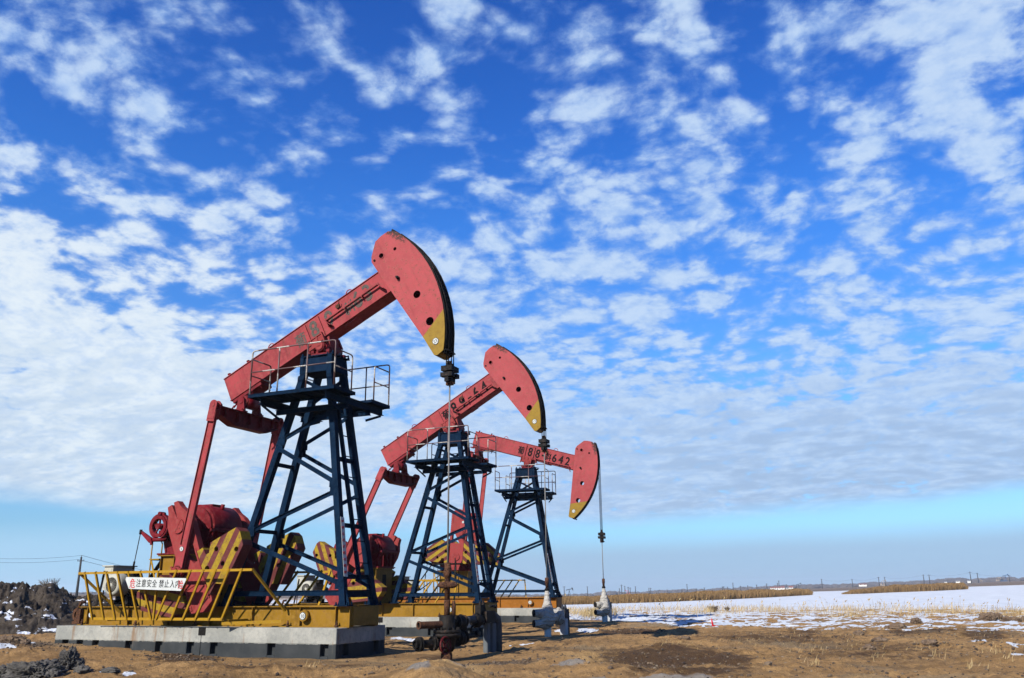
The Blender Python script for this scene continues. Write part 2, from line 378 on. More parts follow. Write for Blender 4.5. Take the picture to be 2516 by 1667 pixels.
def stripe_extra(t, oc, c, n1, n2, n3):
    x, y, z = t.sep(oc)[:3]; u = t.math('MULTIPLY', z, -1.0); v = t.math('ABSOLUTE', x)
    s = t.math('ADD', t.math('MULTIPLY', u, 0.80), t.math('MULTIPLY', v, 0.60))
    s = t.math('ADD', s, t.math('MULTIPLY', t.math('SUBTRACT', n2, 0.5), 0.02))
    f = t.math('ABSOLUTE', t.math('SUBTRACT', t.math('FRACT', t.math('DIVIDE', s, 0.30)), 0.5))
    k = t.ss(f, 0.235, 0.25)
    yel = t.mix(t.ss(n2, 0.40, 0.66), (0.30, 0.20, 0.014), (0.21, 0.13, 0.02))
    ny = t.math('ADD', t.math('MULTIPLY', n3, 0.6), t.math('MULTIPLY', n2, 0.45))
    yel = t.mix(t.ss(ny, 0.615, 0.64), yel, (0.14, 0.045, 0.03))
    return t.mix(k, c, yel)
M = {}
M['pink'] = paint('red_paint_pale', PINK, dark=0.66, rust=0.20, rough=0.5, fade=(0.36, 0.068, 0.07), streak=0.45, grime=0.36)  # paler red enamel of the beam and pitman arms
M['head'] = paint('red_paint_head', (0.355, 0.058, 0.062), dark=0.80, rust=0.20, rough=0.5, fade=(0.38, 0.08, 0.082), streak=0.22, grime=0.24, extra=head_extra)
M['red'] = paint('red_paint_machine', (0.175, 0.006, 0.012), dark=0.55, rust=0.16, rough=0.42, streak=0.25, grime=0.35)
M['crank'] = paint('red_paint_cast', (0.27, 0.036, 0.034), dark=0.7, rust=0.14, rough=0.55, streak=0.2, grime=0.35)
M['stripe'] = paint('striped_cast', (0.115, 0.026, 0.026), dark=0.8, rust=0.16, rough=0.6, streak=0.12, grime=0.25, chip=(0.12, 0.05, 0.03), extra=stripe_extra)
M['maroon'] = paint('maroon_cast', (0.12, 0.035, 0.035), rust=0.16, rough=0.6)
M['blue'] = paint('blue_paint', (0.0025, 0.015, 0.040), dark=0.55, rust=0.05, rough=0.6, chip=(0.014, 0.010, 0.008), streak=0.2, grime=0.2, fade=(0.005, 0.022, 0.050), spec=0.03)
M['yellow'] = paint('yellow_paint', (0.25, 0.130, 0.008), dark=0.72, rust=0.13, rough=0.45, chip=(0.13, 0.05, 0.02), streak=0.22, grime=0.28)
M['yellowbar'] = paint('yellow_paint_bars', (0.36, 0.20, 0.010), dark=0.85, rust=0.15, rough=0.45, chip=(0.10, 0.04, 0.02), streak=0.1, grime=0.2)
M['orange'] = paint('orange_paint', (0.28, 0.10, 0.006), dark=0.8, rust=0.14, rough=0.5, chip=(0.13, 0.05, 0.02), streak=0.25, grime=0.3)
M['white'] = paint('cream_paint', (0.42, 0.41, 0.34), dark=0.85, rust=0.08, rough=0.45, chip=(0.12, 0.08, 0.05), streak=0.25, grime=0.25)
M['sign'] = paint('white_enamel', (0.50, 0.52, 0.50), dark=0.93, rust=0.03, rough=0.4, chip=(0.14, 0.08, 0.05), streak=0.08, grime=0.1)
M['rust'] = paint('rusted_steel', (0.05, 0.024, 0.016), dark=0.5, rust=0.4, rough=0.75, chip=(0.03, 0.017, 0.011), streak=0.3)
M['black'] = paint('greasy_black_steel', (0.008, 0.007, 0.006), dark=0.6, rust=0.14, rough=0.55, chip=(0.06, 0.035, 0.02), streak=0.1)
M['steel'] = paint('bright_steel', (0.20, 0.195, 0.185), dark=0.7, rust=0.08, rough=0.35, streak=0.2)
M['green'] = paint('green_paint', (0.03, 0.12, 0.085), rust=0.1)
def simple(name, col, rough=0.7, metal=0.0):
    m, t, b = base_mat(name); tc = t.new('ShaderNodeTexCoord'); n = t.noise(tc.outputs['Object'], 6.0, 5.0, 0.6)
    t.basecol(b, t.mix(n, tuple(c*0.75 for c in col), tuple(min(1, c*1.2) for c in col)))
    b.inputs['Roughness'].default_value = rough; b.inputs['Specular IOR Level'].default_value = 0.15; b.inputs['Metallic'].default_value = metal; return m
def worn_letters(name, col, under, amount):
    m, t, b = base_mat(name); tc = t.new('ShaderNodeTexCoord')
    n = t.noise(tc.outputs['Object'], 24.0, 6.0, 0.7); k = t.ss(n, 0.5 + 0.3*(0.5-amount), 0.56 + 0.3*(0.5-amount))
    t.basecol(b, t.mix(k, col, under)); b.inputs['Roughness'].default_value = 0.9; b.inputs['Specular IOR Level'].default_value = 0.04; return m
M['ink'] = worn_letters('stencil_black', (0.012, 0.010, 0.010), (0.05, 0.022, 0.02), 0.0)
M['inkgrey'] = worn_letters('stencil_faded', (0.105, 0.09, 0.078), (0.06, 0.045, 0.04), 0.5)
M['inkblack'] = simple('ink_black', (0.015, 0.015, 0.015), 0.5)
M['inkred'] = simple('ink_red', (0.50, 0.015, 0.02), 0.5)
M['cloth'] = None
def railmat():
    m, t, b = base_mat('rail_paint'); tc = t.new('ShaderNodeTexCoord'); x, y, z = t.sep(tc.outputs['Object'])[:3]
    s = t.math('ADD', x, t.math('ADD', t.math('MULTIPLY', y, 0.9), t.math('MULTIPLY', z, 1.0)))
    k = t.ss(t.math('FRACT', t.math('DIVIDE', s, 0.92)), 0.60, 0.62)
    n = t.noise(tc.outputs['Object'], 30.0, 4.0, 0.7)
    wh = t.mix(t.ss(n, 0.5, 0.66), (0.40, 0.38, 0.34), (0.10, 0.045, 0.03))
    t.basecol(b, t.mix(k, (0.075, 0.03, 0.027), wh)); b.inputs['Roughness'].default_value = 0.55; return m
M['rail'] = railmat()
def concrete():
    m, t, b = base_mat('cast_concrete'); tc = t.new('ShaderNodeTexCoord'); oc = tc.outputs['Object']; x, y, z = t.sep(oc)[:3]
    n1 = t.noise(oc, 1.6, 6.0, 0.65); n2 = t.noise(oc, 11.0, 6.0, 0.7); n3 = t.noise(oc, 60.0, 4.0, 0.7)
    ns = t.noise(t.vmath('MULTIPLY', oc, (4.5, 4.5, 0.5)), 1.0, 5.0, 0.65)
    c = t.mix(t.ss(n1, 0.35, 0.7), (0.25, 0.25, 0.222), (0.38, 0.37, 0.32))
    c = t.mix(t.ss(n2, 0.44, 0.70, 0, 0.50), c, (0.16, 0.165, 0.155))
    c = t.mix(t.ss(ns, 0.54, 0.70, 0, 0.75), c, (0.20, 0.11, 0.05))
    c = t.mix(t.ss(n3, 0.62, 0.67), c, (0.08, 0.075, 0.07))
    # bitumen painted foot
    s = t.math('ADD', z, t.math('MULTIPLY', t.math('SUBTRACT', n2, 0.5), 0.07))
    d = t.mix(t.ss(n1, 0.3, 0.7), (0.028, 0.032, 0.034), (0.05, 0.053, 0.053))
    d = t.mix(t.ss(ns, 0.6, 0.75, 0, 0.5), d, (0.17, 0.14, 0.10)); d = t.mix(t.ss(n3, 0.66, 0.70, 0, 0.6), d, (0.2, 0.2, 0.19))
    c = t.mix(t.ss(s, 0.300, 0.292), c, d)
    t.basecol(b, c); b.inputs['Roughness'].default_value = 0.9; b.inputs['Specular IOR Level'].default_value = 0.1
    bp = t.new('ShaderNodeBump'); bp.inputs['Strength'].default_value = 0.5; bp.inputs['Distance'].default_value = 0.012
    t.l.new(t.math('ADD', n2, t.math('MULTIPLY', n3, 0.5)), bp.inputs['Height']); t.l.new(bp.outputs[0], b.inputs['Normal']); return m
M['concrete'] = concrete()
def wrapmat():
    m, t, b = base_mat('wrapping_cloth'); tc = t.new('ShaderNodeTexCoord'); oc = tc.outputs['Object']
    n1 = t.noise(oc, 4.0, 5.0, 0.6); n2 = t.noise(oc, 16.0, 5.0, 0.65, 0.6)
    w = t.new('ShaderNodeTexWave', wave_type='BANDS', bands_direction='Z'); t.l.new(oc, w.inputs['Vector'])
    w.inputs['Scale'].default_value = 2.2; w.inputs['Distortion'].default_value = 11.0; w.inputs['Detail'].default_value = 4.0; w.inputs['Detail Scale'].default_value = 1.5
    c = t.mix(t.ss(n1, 0.35, 0.7), (0.31, 0.29, 0.25), (0.42, 0.40, 0.36))
    c = t.mix(t.ss(n2, 0.60, 0.68, 0, 0.8), c, (0.16, 0.10, 0.06))
    t.basecol(b, c); b.inputs['Roughness'].default_value = 0.75
    bp = t.new('ShaderNodeBump'); bp.inputs['Strength'].default_value = 0.8; bp.inputs['Distance'].default_value = 0.03
    t.l.new(t.math('ADD', w.outputs['Fac'], t.math('MULTIPLY', n2, 0.8)), bp.inputs['Height']); t.l.new(bp.outputs[0], b.inputs['Normal']); return m
M['wrap'] = wrapmat()
M['dark'] = simple('hollow_dark', (0.008, 0.007, 0.006), 0.9)
M['postc'] = simple('old_post_concrete', (0.11, 0.12, 0.125), 0.9)
M['skin'] = simple('grey_wood', (0.10, 0.085, 0.07), 0.9)

# ------------------------------------------------------------------ pumping unit
ZO = 1.083                      # skid top above the ground
ZP = 6.2                        # beam pivot above the skid top
SX, SZ = -3.32, 1.87            # crank shaft
HEAD = [(2.16,0.92),(2.11,1.27),(2.16,1.40),(2.43,1.72),(2.62,1.76),(2.84,1.76),(2.94,1.70)] + \
       [(3.44*math.cos(R(a)), 3.44*math.sin(R(a))) for a in (27.5, 25, 20, 15, 10, 5, 0, -5, -10, -15, -20, -25, -30, -34)] + \
       [(2.66,-1.95),(2.59,-1.90),(2.52,-1.30),(2.29,0.10)]
def circ(cx_, cz_, r, n=20): return [(cx_ + r*math.cos(2*math.pi*k/n), cz_ + r*math.sin(2*math.pi*k/n)) for k in range(n)]
HOLES = [circ(2.42,1.26,0.065), circ(2.82,1.20,0.045), circ(2.84,-0.26,0.098), circ(2.85,-1.08,0.105)]
def b_plate(s, y):
    s.prism(HEAD, y, y + 0.02, HOLES)
def b_head(s):
    b_plate(s, -0.26); b_plate(s, 0.24)
    ctr = Vector((2.8, 0.1)); n = len(HEAD)
    ins = []
    for p in HEAD:
        v = Vector(p) - ctr; k = 0.055 if Vector(p).length > 3.35 else 0.012
        ins.append(Vector(p) - v.normalized() * k)
    for i in range(n):
        a, b = ins[i], ins[(i+1) % n]
        if i in (0, n-1): continue
        s.bar((a.x, 0, a.y), (b.x, 0, b.y), 0.48, 0.015, up=(ctr.x - a.x, 0, ctr.y - a.y))
    for (hx, hz, r) in ((2.42,1.26,0.085), ):
        s.ring((hx, -0.262, hz), (0, 1, 0), r, 0.065, 0.02)
def b_groove(s):   # greased rope track on the arc
    pr = [(3.41*math.cos(R(a)), 3.41*math.sin(R(a))) for a in range(31, -36, -3)]
    for a, b in zip(pr, pr[1:]):
        s.bar((a[0], 0, a[1]), (b[0], 0, b[1]), 0.40, 0.03, up=(-a[0], 0, -a[1]))
        for y in (-0.045, 0.045, -0.20, 0.20): s.bar((a[0]*1.008, y, a[1]*1.008), (b[0]*1.008, y, b[1]*1.008), 0.03, 0.04, up=(-a[0], 0, -a[1]))
def b_headbits(s):
    s.bolt((2.58, -0.27, 0.43), (0.05, -1, 0.0), 0.028, 0.10); s.cut(); s.bolt((2.20, -0.262, 1.26), (0, -1, 0), 0.02, 0.03)
    s.cut(); s.bolt((2.58, 0.27, 0.43), (0.05, 1, 0.0), 0.028, 0.10)
    s.cut(); s.tube([(2.9, -0.25, -1.93), (2.95, 0, -1.97), (2.9, 0.25, -1.93)], 0.02, 8)
BB, BT = 0.258, 0.956
def b_beam(s):
    s.box((-3.02, -0.20, BB+0.02), (2.30, -0.185, BT-0.02)); s.box((-3.02, 0.185, BB+0.02), (2.30, 0.20, BT-0.02))
    s.box((-3.035, -0.225, BT-0.02), (2.22, 0.225, BT)); s.box((-3.035, -0.235, BB), (2.30, 0.235, BB+0.02))
    s.box((-3.035, -0.20, BB+0.02), (-3.02, 0.20, BT-0.02))
    s.box((1.75, -0.15, BB-0.012), (2.3, 0.15, BB)); s.prism([(0.75, BB-0.05), (1.05, BB-0.05), (1.12, BB), (0.68, BB)], -0.16, 0.16)
def b_stiff(s):
    for x in (-0.275, 0.155):
        for sy in (-1, 1):
            s.cut(); s.prism([(x, BB+0.06), (x+0.02, BB+0.06), (x+0.02, BT-0.08), (x, BT-0.08)], sy*0.20, sy*0.245)
def b_topbits(s):
    for x in (-2.86, -2.20): s.cut(); s.tube([(x, -0.16, BT), (x, -0.16, BT+0.05)], 0.035, 10); s.tube([(x, -0.16, BT+0.05), (x, -0.16, BT+0.07)], 0.045, 8); s.cut(); s.tube([(x, 0.16, BT), (x, 0.16, BT+0.06)], 0.035, 10)
def b_eye(s):
    s.tube([(0.10*math.cos(t), 0, 0.10*math.sin(t)) for t in [math.pi*k/8 for k in range(9)]], 0.013, 8)
def b_guide(s):    # long angle bar standing off the web, drawn at 0.60 and lowered per unit
    s.angle((0.36, -0.30, 0.60), (2.06, -0.30, 0.615), 0.04, 0.04, 0.008)
    s.angle((0.36, -0.26, 0.60), (0.36, -0.26, 0.38), 0.05, 0.13, 0.01, up=(0, 1, 0)); s.bar((0.33, -0.30, 0.60), (0.47, -0.30, 0.37), 0.16, 0.012, up=(-1, 0, -1))
    s.bar((2.02, -0.29, 0.62), (2.15, -0.29, 0.38), 0.17, 0.014, up=(-1, 0, -1)); s.bar((0.36, -0.265, 0.585), (2.06, -0.265, 0.6), 0.05, 0.01)
    for x in (0.95, 1.5): s.box((x, -0.33, 0.55), (x+0.035, -0.2, 0.585))
def b_clip(s):
    s.tube([(0.79, -0.20, 0.75), (0.79, -0.29, 0.75)], 0.055, 10); s.box((0.74, -0.25, 0.77), (0.84, -0.20, 0.83)); s.tube([(0.86, -0.28, 0.78), (0.90, -0.30, 0.86)], 0.01, 6)
def b_bracket(s):  # ribbed bearing bracket hung from the beam
    for sy in (-1, 1):
        a, b = (-0.385, -0.345) if sy < 0 else (0.345, 0.385)
        s.prism([(-0.35,0.32),(0.17,0.32),(0.17,0.05),(-0.35,0.05)], a, b, [[(-0.32,0.29),(-0.21,0.29),(-0.21,0.20),(-0.32,0.20)],[(-0.18,0.29),(-0.03,0.29),(-0.03,0.17),(-0.18,0.17)],[(0.0,0.29),(0.14,0.29),(0.14,0.15),(0.0,0.15)],[(-0.32,0.17),(-0.2,0.17),(-0.28,0.08),(-0.32,0.08)],[(0.04,0.12),(0.14,0.12),(0.14,0.08),(0.07,0.08)]])
        s.box((-0.36, a-0.02, -0.02), (-0.33, b+0.02, 0.33)); s.box((0.15, a-0.02, 0.02), (0.18, b+0.02, 0.33))
        s.box((-0.34, sy*0.18, 0.20), (0.16, sy*0.36, 0.262)); s.box((-0.33, sy*0.2, 0.03), (0.15, sy*0.36, 0.2))
    s.prism([(-0.30, BB), (0.25, BB), (0.16, -0.05), (-0.2, -0.05)], -0.19, 0.19)
def b_tailblock(s):
    s.box((-2.98, -0.21, BB-0.09), (-2.02, 0.21, BB)); s.box((-2.86, -0.16, BB-0.17), (-2.40, 0.16, BB-0.09))
    for x in (-2.93, -2.66, -2.36, -2.08):
        for y in (-0.17, 0.17): s.tube([(x, y, BB-0.03), (x, y, BB-0.17)], 0.016, 7); s.box((x-0.05, y-0.045, BB-0.10), (x+0.05, y+0.045, BB-0.03))
    for x in (-3.05, -2.98): s.tube([(x, -0.1, BB-0.10), (x-0.10, -0.1, BB-0.14)], 0.02, 8); s.tube([(x, 0.14, BB-0.10), (x-0.10, 0.14, BB-0.14)], 0.02, 8)
def b_tailbearing(s):  # at beam (-2.67, .03), built about that point
    s.tube([(0, -0.20, 0), (0, 0.20, 0)], 0.165, 24); s.tube([(0, -0.24, 0), (0, -0.20, 0)], 0.14, 20); s.tube([(0, 0.20, 0), (0, 0.24, 0)], 0.14, 20)
    s.tube([(0, -0.34, 0), (0, 0.34, 0)], 0.08, 16); s.box((-0.12, -0.19, 0.06), (0.12, 0.19, 0.22)); s.tube([(0.05,-.1,.12),(.2,-.1,.2)],0.05,8)
def b_taillegs(s):
    for sy in (-1, 1):
        s.cut(); s.prism([(-0.14, -0.29), (0.14, -0.29), (0.09, 0.05), (0.045, 0.10), (-0.045, 0.10), (-0.09, 0.05)], sy*0.27, sy*0.33)
        s.box((-0.16, sy*0.22, -0.30), (0.16, sy*0.40, -0.27)); s.bolt((-0.1, sy*0.37, -0.27), (0, 0, 1)); s.bolt((0.1, sy*0.37, -0.27), (0, 0, 1)); s.tube([(0, sy*0.33, 0.0), (0, sy*0.345, 0.0)], 0.075, 18)
def b_equal(s):   # about the tail bearing; across the unit
    pr = [(-1.13, -0.30), (-1.13, -0.52), (-0.62, -0.70), (0.62, -0.70), (1.13, -0.52), (1.13, -0.30)]
    s.prism(pr, -0.012, 0.012, plane='yz'); s.box((-0.12, -1.15, -0.315), (0.12, 1.15, -0.295))
    for a, b in zip(pr[1:4], pr[2:5]): s.bar((0, a[0], a[1]), (0, b[0], b[1]), 0.24, 0.018)
    for y in (-0.9, -0.45, 0.0, 0.45, 0.9): s.box((-0.1, y-0.008, -0.60 if abs(y) < .8 else -0.53), (0.1, y+0.008, -0.31))
    for sy in (-1, 1): s.tube([(0, sy*1.05, -0.28), (0, sy*1.30, -0.28)], 0.075, 16)
def b_pitman(L):
    def f(s):   # runs up from the crank pin; origin at the pin
        s.ibeam((0, 0, 0.42), (0, 0, L-0.35), 0.085, 0.215, 0.014, up=(1, 0, 0))
        s.box((-0.12, -0.055, -0.14), (0.12, -0.03, 0.62)); s.box((-0.12, 0.03, -0.14), (0.12, 0.055, 0.62)); s.tube([(0, -0.055, 0), (0, 0.055, 0)], 0.15, 20)
        s.box((-0.12, -0.075, L-0.42), (0.12, -0.05, L-0.16)); 
        for y0 in (-0.085, 0.06):
            s.prism([(-0.10, L-0.36), (0.10, L-0.36)] + [(0.115*math.cos(R(a)), L+0.115*math.sin(R(a))) for a in range(0, 181, 20)], y0, y0+0.025)
        s.tube([(0, -0.10, L), (0, 0.10, L)], 0.055, 14); s.box((-0.09, -0.05, L-0.33), (0.09, 0.05, L-0.10))
    return f
def b_pin(s):
    s.tube([(0, -0.10, 0), (0, 0.06, 0)], 0.115, 24); s.tube([(0, -0.16, 0), (0, -0.10, 0)], 0.088, 24)
    for a in (30, 150): s.tube([(0.15*math.cos(R(a)), -0.04, 0.15*math.sin(R(a))), (0.15*math.cos(R(a)), -0.11, 0.15*math.sin(R(a)))], 0.026, 8)
CR = [(-.60,-.16),(-.60,-.03),(-.18,.02),(-.62,.05),(-.60,.17),(-.42,.22),(-.20,.35),(.05,.41),(.40,.40),(1.15,.37),(2.06,.335),(2.10,.32),(2.22,.0),(2.10,-.33),(1.0,-.33),(.25,-.33),(-.12,-.33),(-.45,-.19)]
def b_crank(s):
    P_ = [(v, -u) for u, v in CR]
    s.prism(P_, -0.09, 0.09, [[(0.25, -0.62), (0.25, -1.05), (0.13, -1.05), (-0.12, -0.62)]] )
    for sv_ in (-1, 1):     # toothed racks down both edges
        for k in range(40):
            u = 0.45 + k*0.040; v = sv_*(0.36 if sv_ > 0 else 0.335)
            s.prism([(v, -u), (v + sv_*0.028, -u-0.012), (v, -u-0.030)], -0.085, -0.02)
    s.box((-0.27, -0.105, -1.55), (0.27, -0.09, -1.20)); s.box((-0.31, -0.11, -2.05), (-0.27, -0.09, -0.75)); s.box((0.26, -0.11, -2.0), (0.30, -0.09, -0.75))
    s.tube([(-0.05, -0.095, -1.82), (-0.05, -0.089, -1.82)], 0.055, 14)
def b_cap(s):
    s.tube([(0, -0.125, 0), (0, -0.09, 0)], 0.175, 30); s.bar((-0.13, -0.128, -0.10), (0.13, -0.128, 0.10), 0.008, 0.018)
    for p in ((0.02, 0.02), (0.03, -0.07), (-0.02, -0.05)): s.tube([(p[0], -0.135, p[1]), (p[0], -0.12, p[1])], 0.018, 8)
CWP = [(0,.37),(0,.55),(.20,.58),(.20,.68),(0,.80),(.03,1.60),(.16,1.66),(.50,1.63),(1.08,.83),(.94,.60),(1.10,.37)]
def b_cw(sg):
    def f(s):
        s.prism([(sg*v, -u) for u, v in CWP], -0.17, 0.17, [circ(sg*1.42, -0.50, 0.06, 14), circ(sg*0.90, -0.22, 0.06, 14), circ(sg*0.50, -0.52, 0.07, 14), circ(sg*0.95, -0.62, 0.06, 14)])
    return f
def b_cwcore(sg):
    def f(s): s.prism([(sg*(0.41 + (v-0.41)*0.96), -(0.5+(u-0.5)*0.94)) for u, v in CWP], -0.12, 0.12)
    return f
# --- frame pieces
def leg_pts(front, sy): 
    return ((1.19, sy*0.60, 0.015), (0.25, sy*0.27, 5.72)) if front else ((-2.10, sy*0.60, 0.015), (-0.45, sy*0.27, 5.72))
def leg_at(front, sy, z):
    a, b = leg_pts(front, sy); t = z/5.72; return Vector(a).lerp(Vector(b), t)
def b_leg(front, sy):
    def f(s):
        a, b = leg_pts(front, sy)
        s.ibeam(a, b, 0.155, 0.15 if front else 0.135, 0.016, up=(1, 0, 0)); s.bar(a, b, 0.012, 0.15, up=(1, 0, 0), ox=0.071*1); s.bar(a, b, 0.012, 0.15, up=(1, 0, 0), ox=-0.071)
        s.box((a[0]-0.19, a[1]-0.12, 0), (a[0]+0.17, a[1]+0.12, 0.022))
        for dx in (-0.13, 0.12): s.prism([(a[0]+dx*0.55, 0.022), (a[0]+dx*1.3, 0.022), (a[0]+dx*0.5, 0.30)], a[1]-0.01, a[1]+0.01)
        for dx in (-0.15, 0.14):
            for dy in (-0.09, 0.09): s.bolt((a[0]+dx, a[1]+dy, 0.02), (0, 0, 1), 0.018, 0.07)
    return f
def b_sidebrace(sy):
    def f(s):
        seq = [((True, 4.50), (False, 3.87)), ((False, 3.70), (True, 2.76)), ((True, 2.56), (False, 1.70)), ((False, 1.47), (True, 0.46))]
        for (f0, z0), (f1, z1) in seq:
            s.cut()
            a = leg_at(f0, sy, z0); b = leg_at(f1, sy, z1); o = Vector((0, sy*0.065, 0)); s.angle(a+o, b+o, 0.05, 0.10, 0.010, sx=-sy)
            for p, dx in ((a, -0.05 if f0 else 0.05), (b, -0.05 if f1 else 0.05)):
                s.box((p.x-0.10+dx, p.y+sy*0.079, p.z-0.11), (p.x+0.10+dx, p.y+sy*0.087, p.z+0.11))
                for bx, bz in ((-.06, -.07), (.06, -.07), (-.06, .07), (.06, .07)): s.tube([(p.x+dx+bx, p.y+sy*0.085, p.z+bz), (p.x+dx+bx, p.y+sy*0.102, p.z+bz)], 0.014, 6)
        s.cut(); a = leg_at(False, sy, 0.27); b = leg_at(True, sy, 0.27); s.ibeam(a, b, 0.06, 0.12, 0.01)
    return f
def b_endbrace(s):
    for z in (3.32, 1.73, 0.27): s.cut(); s.ibeam(leg_at(False, -1, z), leg_at(False, 1, z), 0.06, 0.09, 0.01)
    for z in (3.35, 1.78, 0.62): s.cut(); s.ibeam(leg_at(True, -1, z), leg_at(True, 1, z), 0.06, 0.10, 0.01)
    s.cut(); s.ibeam(leg_at(True, -1, 0.25), leg_at(True, 1, 0.25), 0.08, 0.16, 0.012)
    s.cut(); s.angle(leg_at(True, -1, 0.60)+Vector((0, .5, -.03)), leg_at(True, 1, 0.36), 0.06, 0.08)
    s.cut(); s.angle(leg_at(True, 1, 5.45), leg_at(False, 1, 4.9), 0.05, 0.08); s.cut(); s.angle(leg_at(False, -1, 5.4)+Vector((0,.05,0)), leg_at(True, 1, 4.9), 0.05, 0.08)
def b_capbox(s):
    t0, b0 = 5.965, 5.56
    xs = lambda z: (leg_at(False, 1, min(z, 5.72)).x - 0.09, leg_at(True, 1, min(z, 5.72)).x + 0.09)
    x0, x1 = xs(5.72); u0, u1 = xs(5.56)
    vs = [(u0, -0.36, b0), (u1, -0.36, b0), (u1, 0.36, b0), (u0, 0.36, b0), (x0+.02, -0.33, t0), (x1-.02, -0.33, t0), (x1-.02, 0.33, t0), (x0+.02, 0.33, t0)]
    s.add(vs, [(3,2,1,0),(4,5,6,7),(0,1,5,4),(1,2,6,5),(2,3,7,6),(3,0,4,7)])
    s.box((x0-0.04, -0.38, t0), (x1+0.05, 0.38, t0+0.025)); s.box((u1-0.14, -0.375, b0-0.10), (u1-0.005, -0.36, t0))
    s.box((u0+.0, -0.375, b0-0.02), (u0+0.10, -0.36, t0))
    for x in (x0, x0+0.18, x1-0.12, x1+0.02):
        for y in (-0.34, 0.34): s.bolt((x, y, t0+0.02), (0, 0, 1), 0.022, 0.08)
    s.bar((x1+0.04, 0.20, t0+0.06), (x1+0.13, 0.20, t0+0.07), 0.03, 0.03); s.bar((x1+0.04, -0.10, t0+0.05), (x1+0.12, -0.10, t0+0.05), 0.03, 0.03)
def b_saddle(s):
    s.box((-0.28, -0.36, -0.21), (0.26, 0.36, -0.165)); s.prism([(-0.22, -0.165), (0.20, -0.165), (0.13, 0.06), (-0.15, 0.06)], -0.30, -0.16); s.prism([(-0.22, -0.165), (0.20, -0.165), (0.13, 0.06), (-0.15, 0.06)], 0.16, 0.30)
    s.tube([(0, -0.33, 0), (0, 0.33, 0)], 0.165, 26); s.tube([(0, -0.41, 0), (0, 0.41, 0)], 0.135, 24)
    for x in (-0.24, 0.22):
        for y in (-0.32, 0.32): s.box((x-0.05, y-0.05, -0.165), (x+0.05, y+0.05, -0.09))
def b_bcap(s):
    s.tube([(0, -0.435, 0), (0, -0.40, 0)], 0.105, 24); s.tube([(0, -0.44, 0), (0, -0.43, 0)], 0.02, 8); s.bar((-0.05, -0.437, -0.03), (0.05, -0.437, 0.03), 0.006, 0.008)
DZ = 4.86
def b_deck(sy):
    def f(s):
        y0, y1 = sorted((sy*0.42, sy*1.30)); x0, x1 = (-1.36, 1.13) if sy < 0 else (-1.36, 1.05)
        s.box((x0, y0, DZ+0.03), (x1, y1, DZ+0.038)); e = sy*1.30
        s.box((x0, e-sy*0.008, DZ-0.035), (x1, e, DZ+0.05)); s.box((x0, y0, DZ-0.035), (x0+0.008, y1, DZ+0.05)); s.box((x1-0.008, y0, DZ-0.035), (x1, y1, DZ+0.05))
        for x in (-0.9, -0.45, 0.0, 0.45, 0.85): s.angle((x, y0, DZ-0.0), (x, y1, DZ-0.0), 0.04, 0.05, 0.006)
        s.box((x0, sy*0.43-0.004, DZ-0.03), (x1, sy*0.43+0.004, DZ+0.03))
    return f
def b_support(s):
    for x in (0.86, -1.02):
        s.cut(); s.ibeam((x, -1.24, DZ-0.13), (x, 1.24, DZ-0.13), 0.11, 0.17, 0.012)
    for sy in (-1, 1): s.cut(); s.ibeam((-1.12, sy*0.50, DZ-0.28), (0.98, sy*0.50, DZ-0.28), 0.08, 0.12, 0.01); s.cut(); s.angle((0.86, sy*1.22, DZ-0.22), (0.86, sy*0.52, DZ-0.46), 0.06, 0.06); s.cut(); s.angle((-1.02, sy*1.22, DZ-0.22), (-1.02, sy*0.5, DZ-0.46), 0.06, 0.06)
def arc_corner(a, b, c, r=0.09):
    a, b, c = Vector(a), Vector(b), Vector(c); p = b + (a-b).normalized()*r; q = b + (c-b).normalized()*r
    return [p.lerp(b, 0.0), p.lerp(b, 0.55).lerp(q, 0.12), b.lerp((p+q)/2, 0.42), q.lerp(b, 0.55).lerp(p, 0.12), q]
def b_rails(sy):
    def f(s):
        y = sy*1.275; z0, z1 = DZ+0.04, DZ+1.14; xa, xb = (-1.33, 1.10) if sy < 0 else (-1.33, 1.02); r = 0.019
        s.tube([(xa, y, z0)] + arc_corner((xa, y, z0), (xa, y, z1), (xb, y, z1)) + arc_corner((xa, y, z1), (xb, y, z1), (xb, y, z0)) + [(xb, y, z0)], r, 8)
        for x in (-0.52, 0.31): s.tube([(x, y, z0), (x, y, z1-0.01)], r*0.95, 8)
        s.tube([(xa, y, DZ+0.60), (xb, y, DZ+0.60)], r*0.9, 8)
        yi = sy*0.56
        for x in (xa, xb): s.tube([(x, y, DZ+0.93)] + arc_corner((x, y, DZ+0.93), (x, yi, DZ+0.93), (x, yi, z0)) + [(x, yi, z0)], r*0.95, 8); s.tube([(x, y, DZ+0.52), (x, yi, DZ+0.52)], r*0.85, 8)
    return f
def b_ladder(s):
    def st(z): p = leg_at(True, 1, z); return Vector((p.x+0.05, p.y-0.52, z))
    s.bar(st(0.55), st(4.72), 0.05, 0.10, up=(1, 0, 0))
    z = 0.95
    while z < 4.6:
        a = st(z); b = leg_at(True, 1, z); s.tube([a, (b.x+0.05, b.y, z)], 0.013, 7); z += 0.50
def b_strip(s):
    a = leg_at(True, -1, 1.95)+Vector((0.095, 0, 0)); b = leg_at(True, -1, 0.62)+Vector((0.095, 0, 0))
    s.bar(a, b, 0.15, 0.006, up=(1, 0, 0))
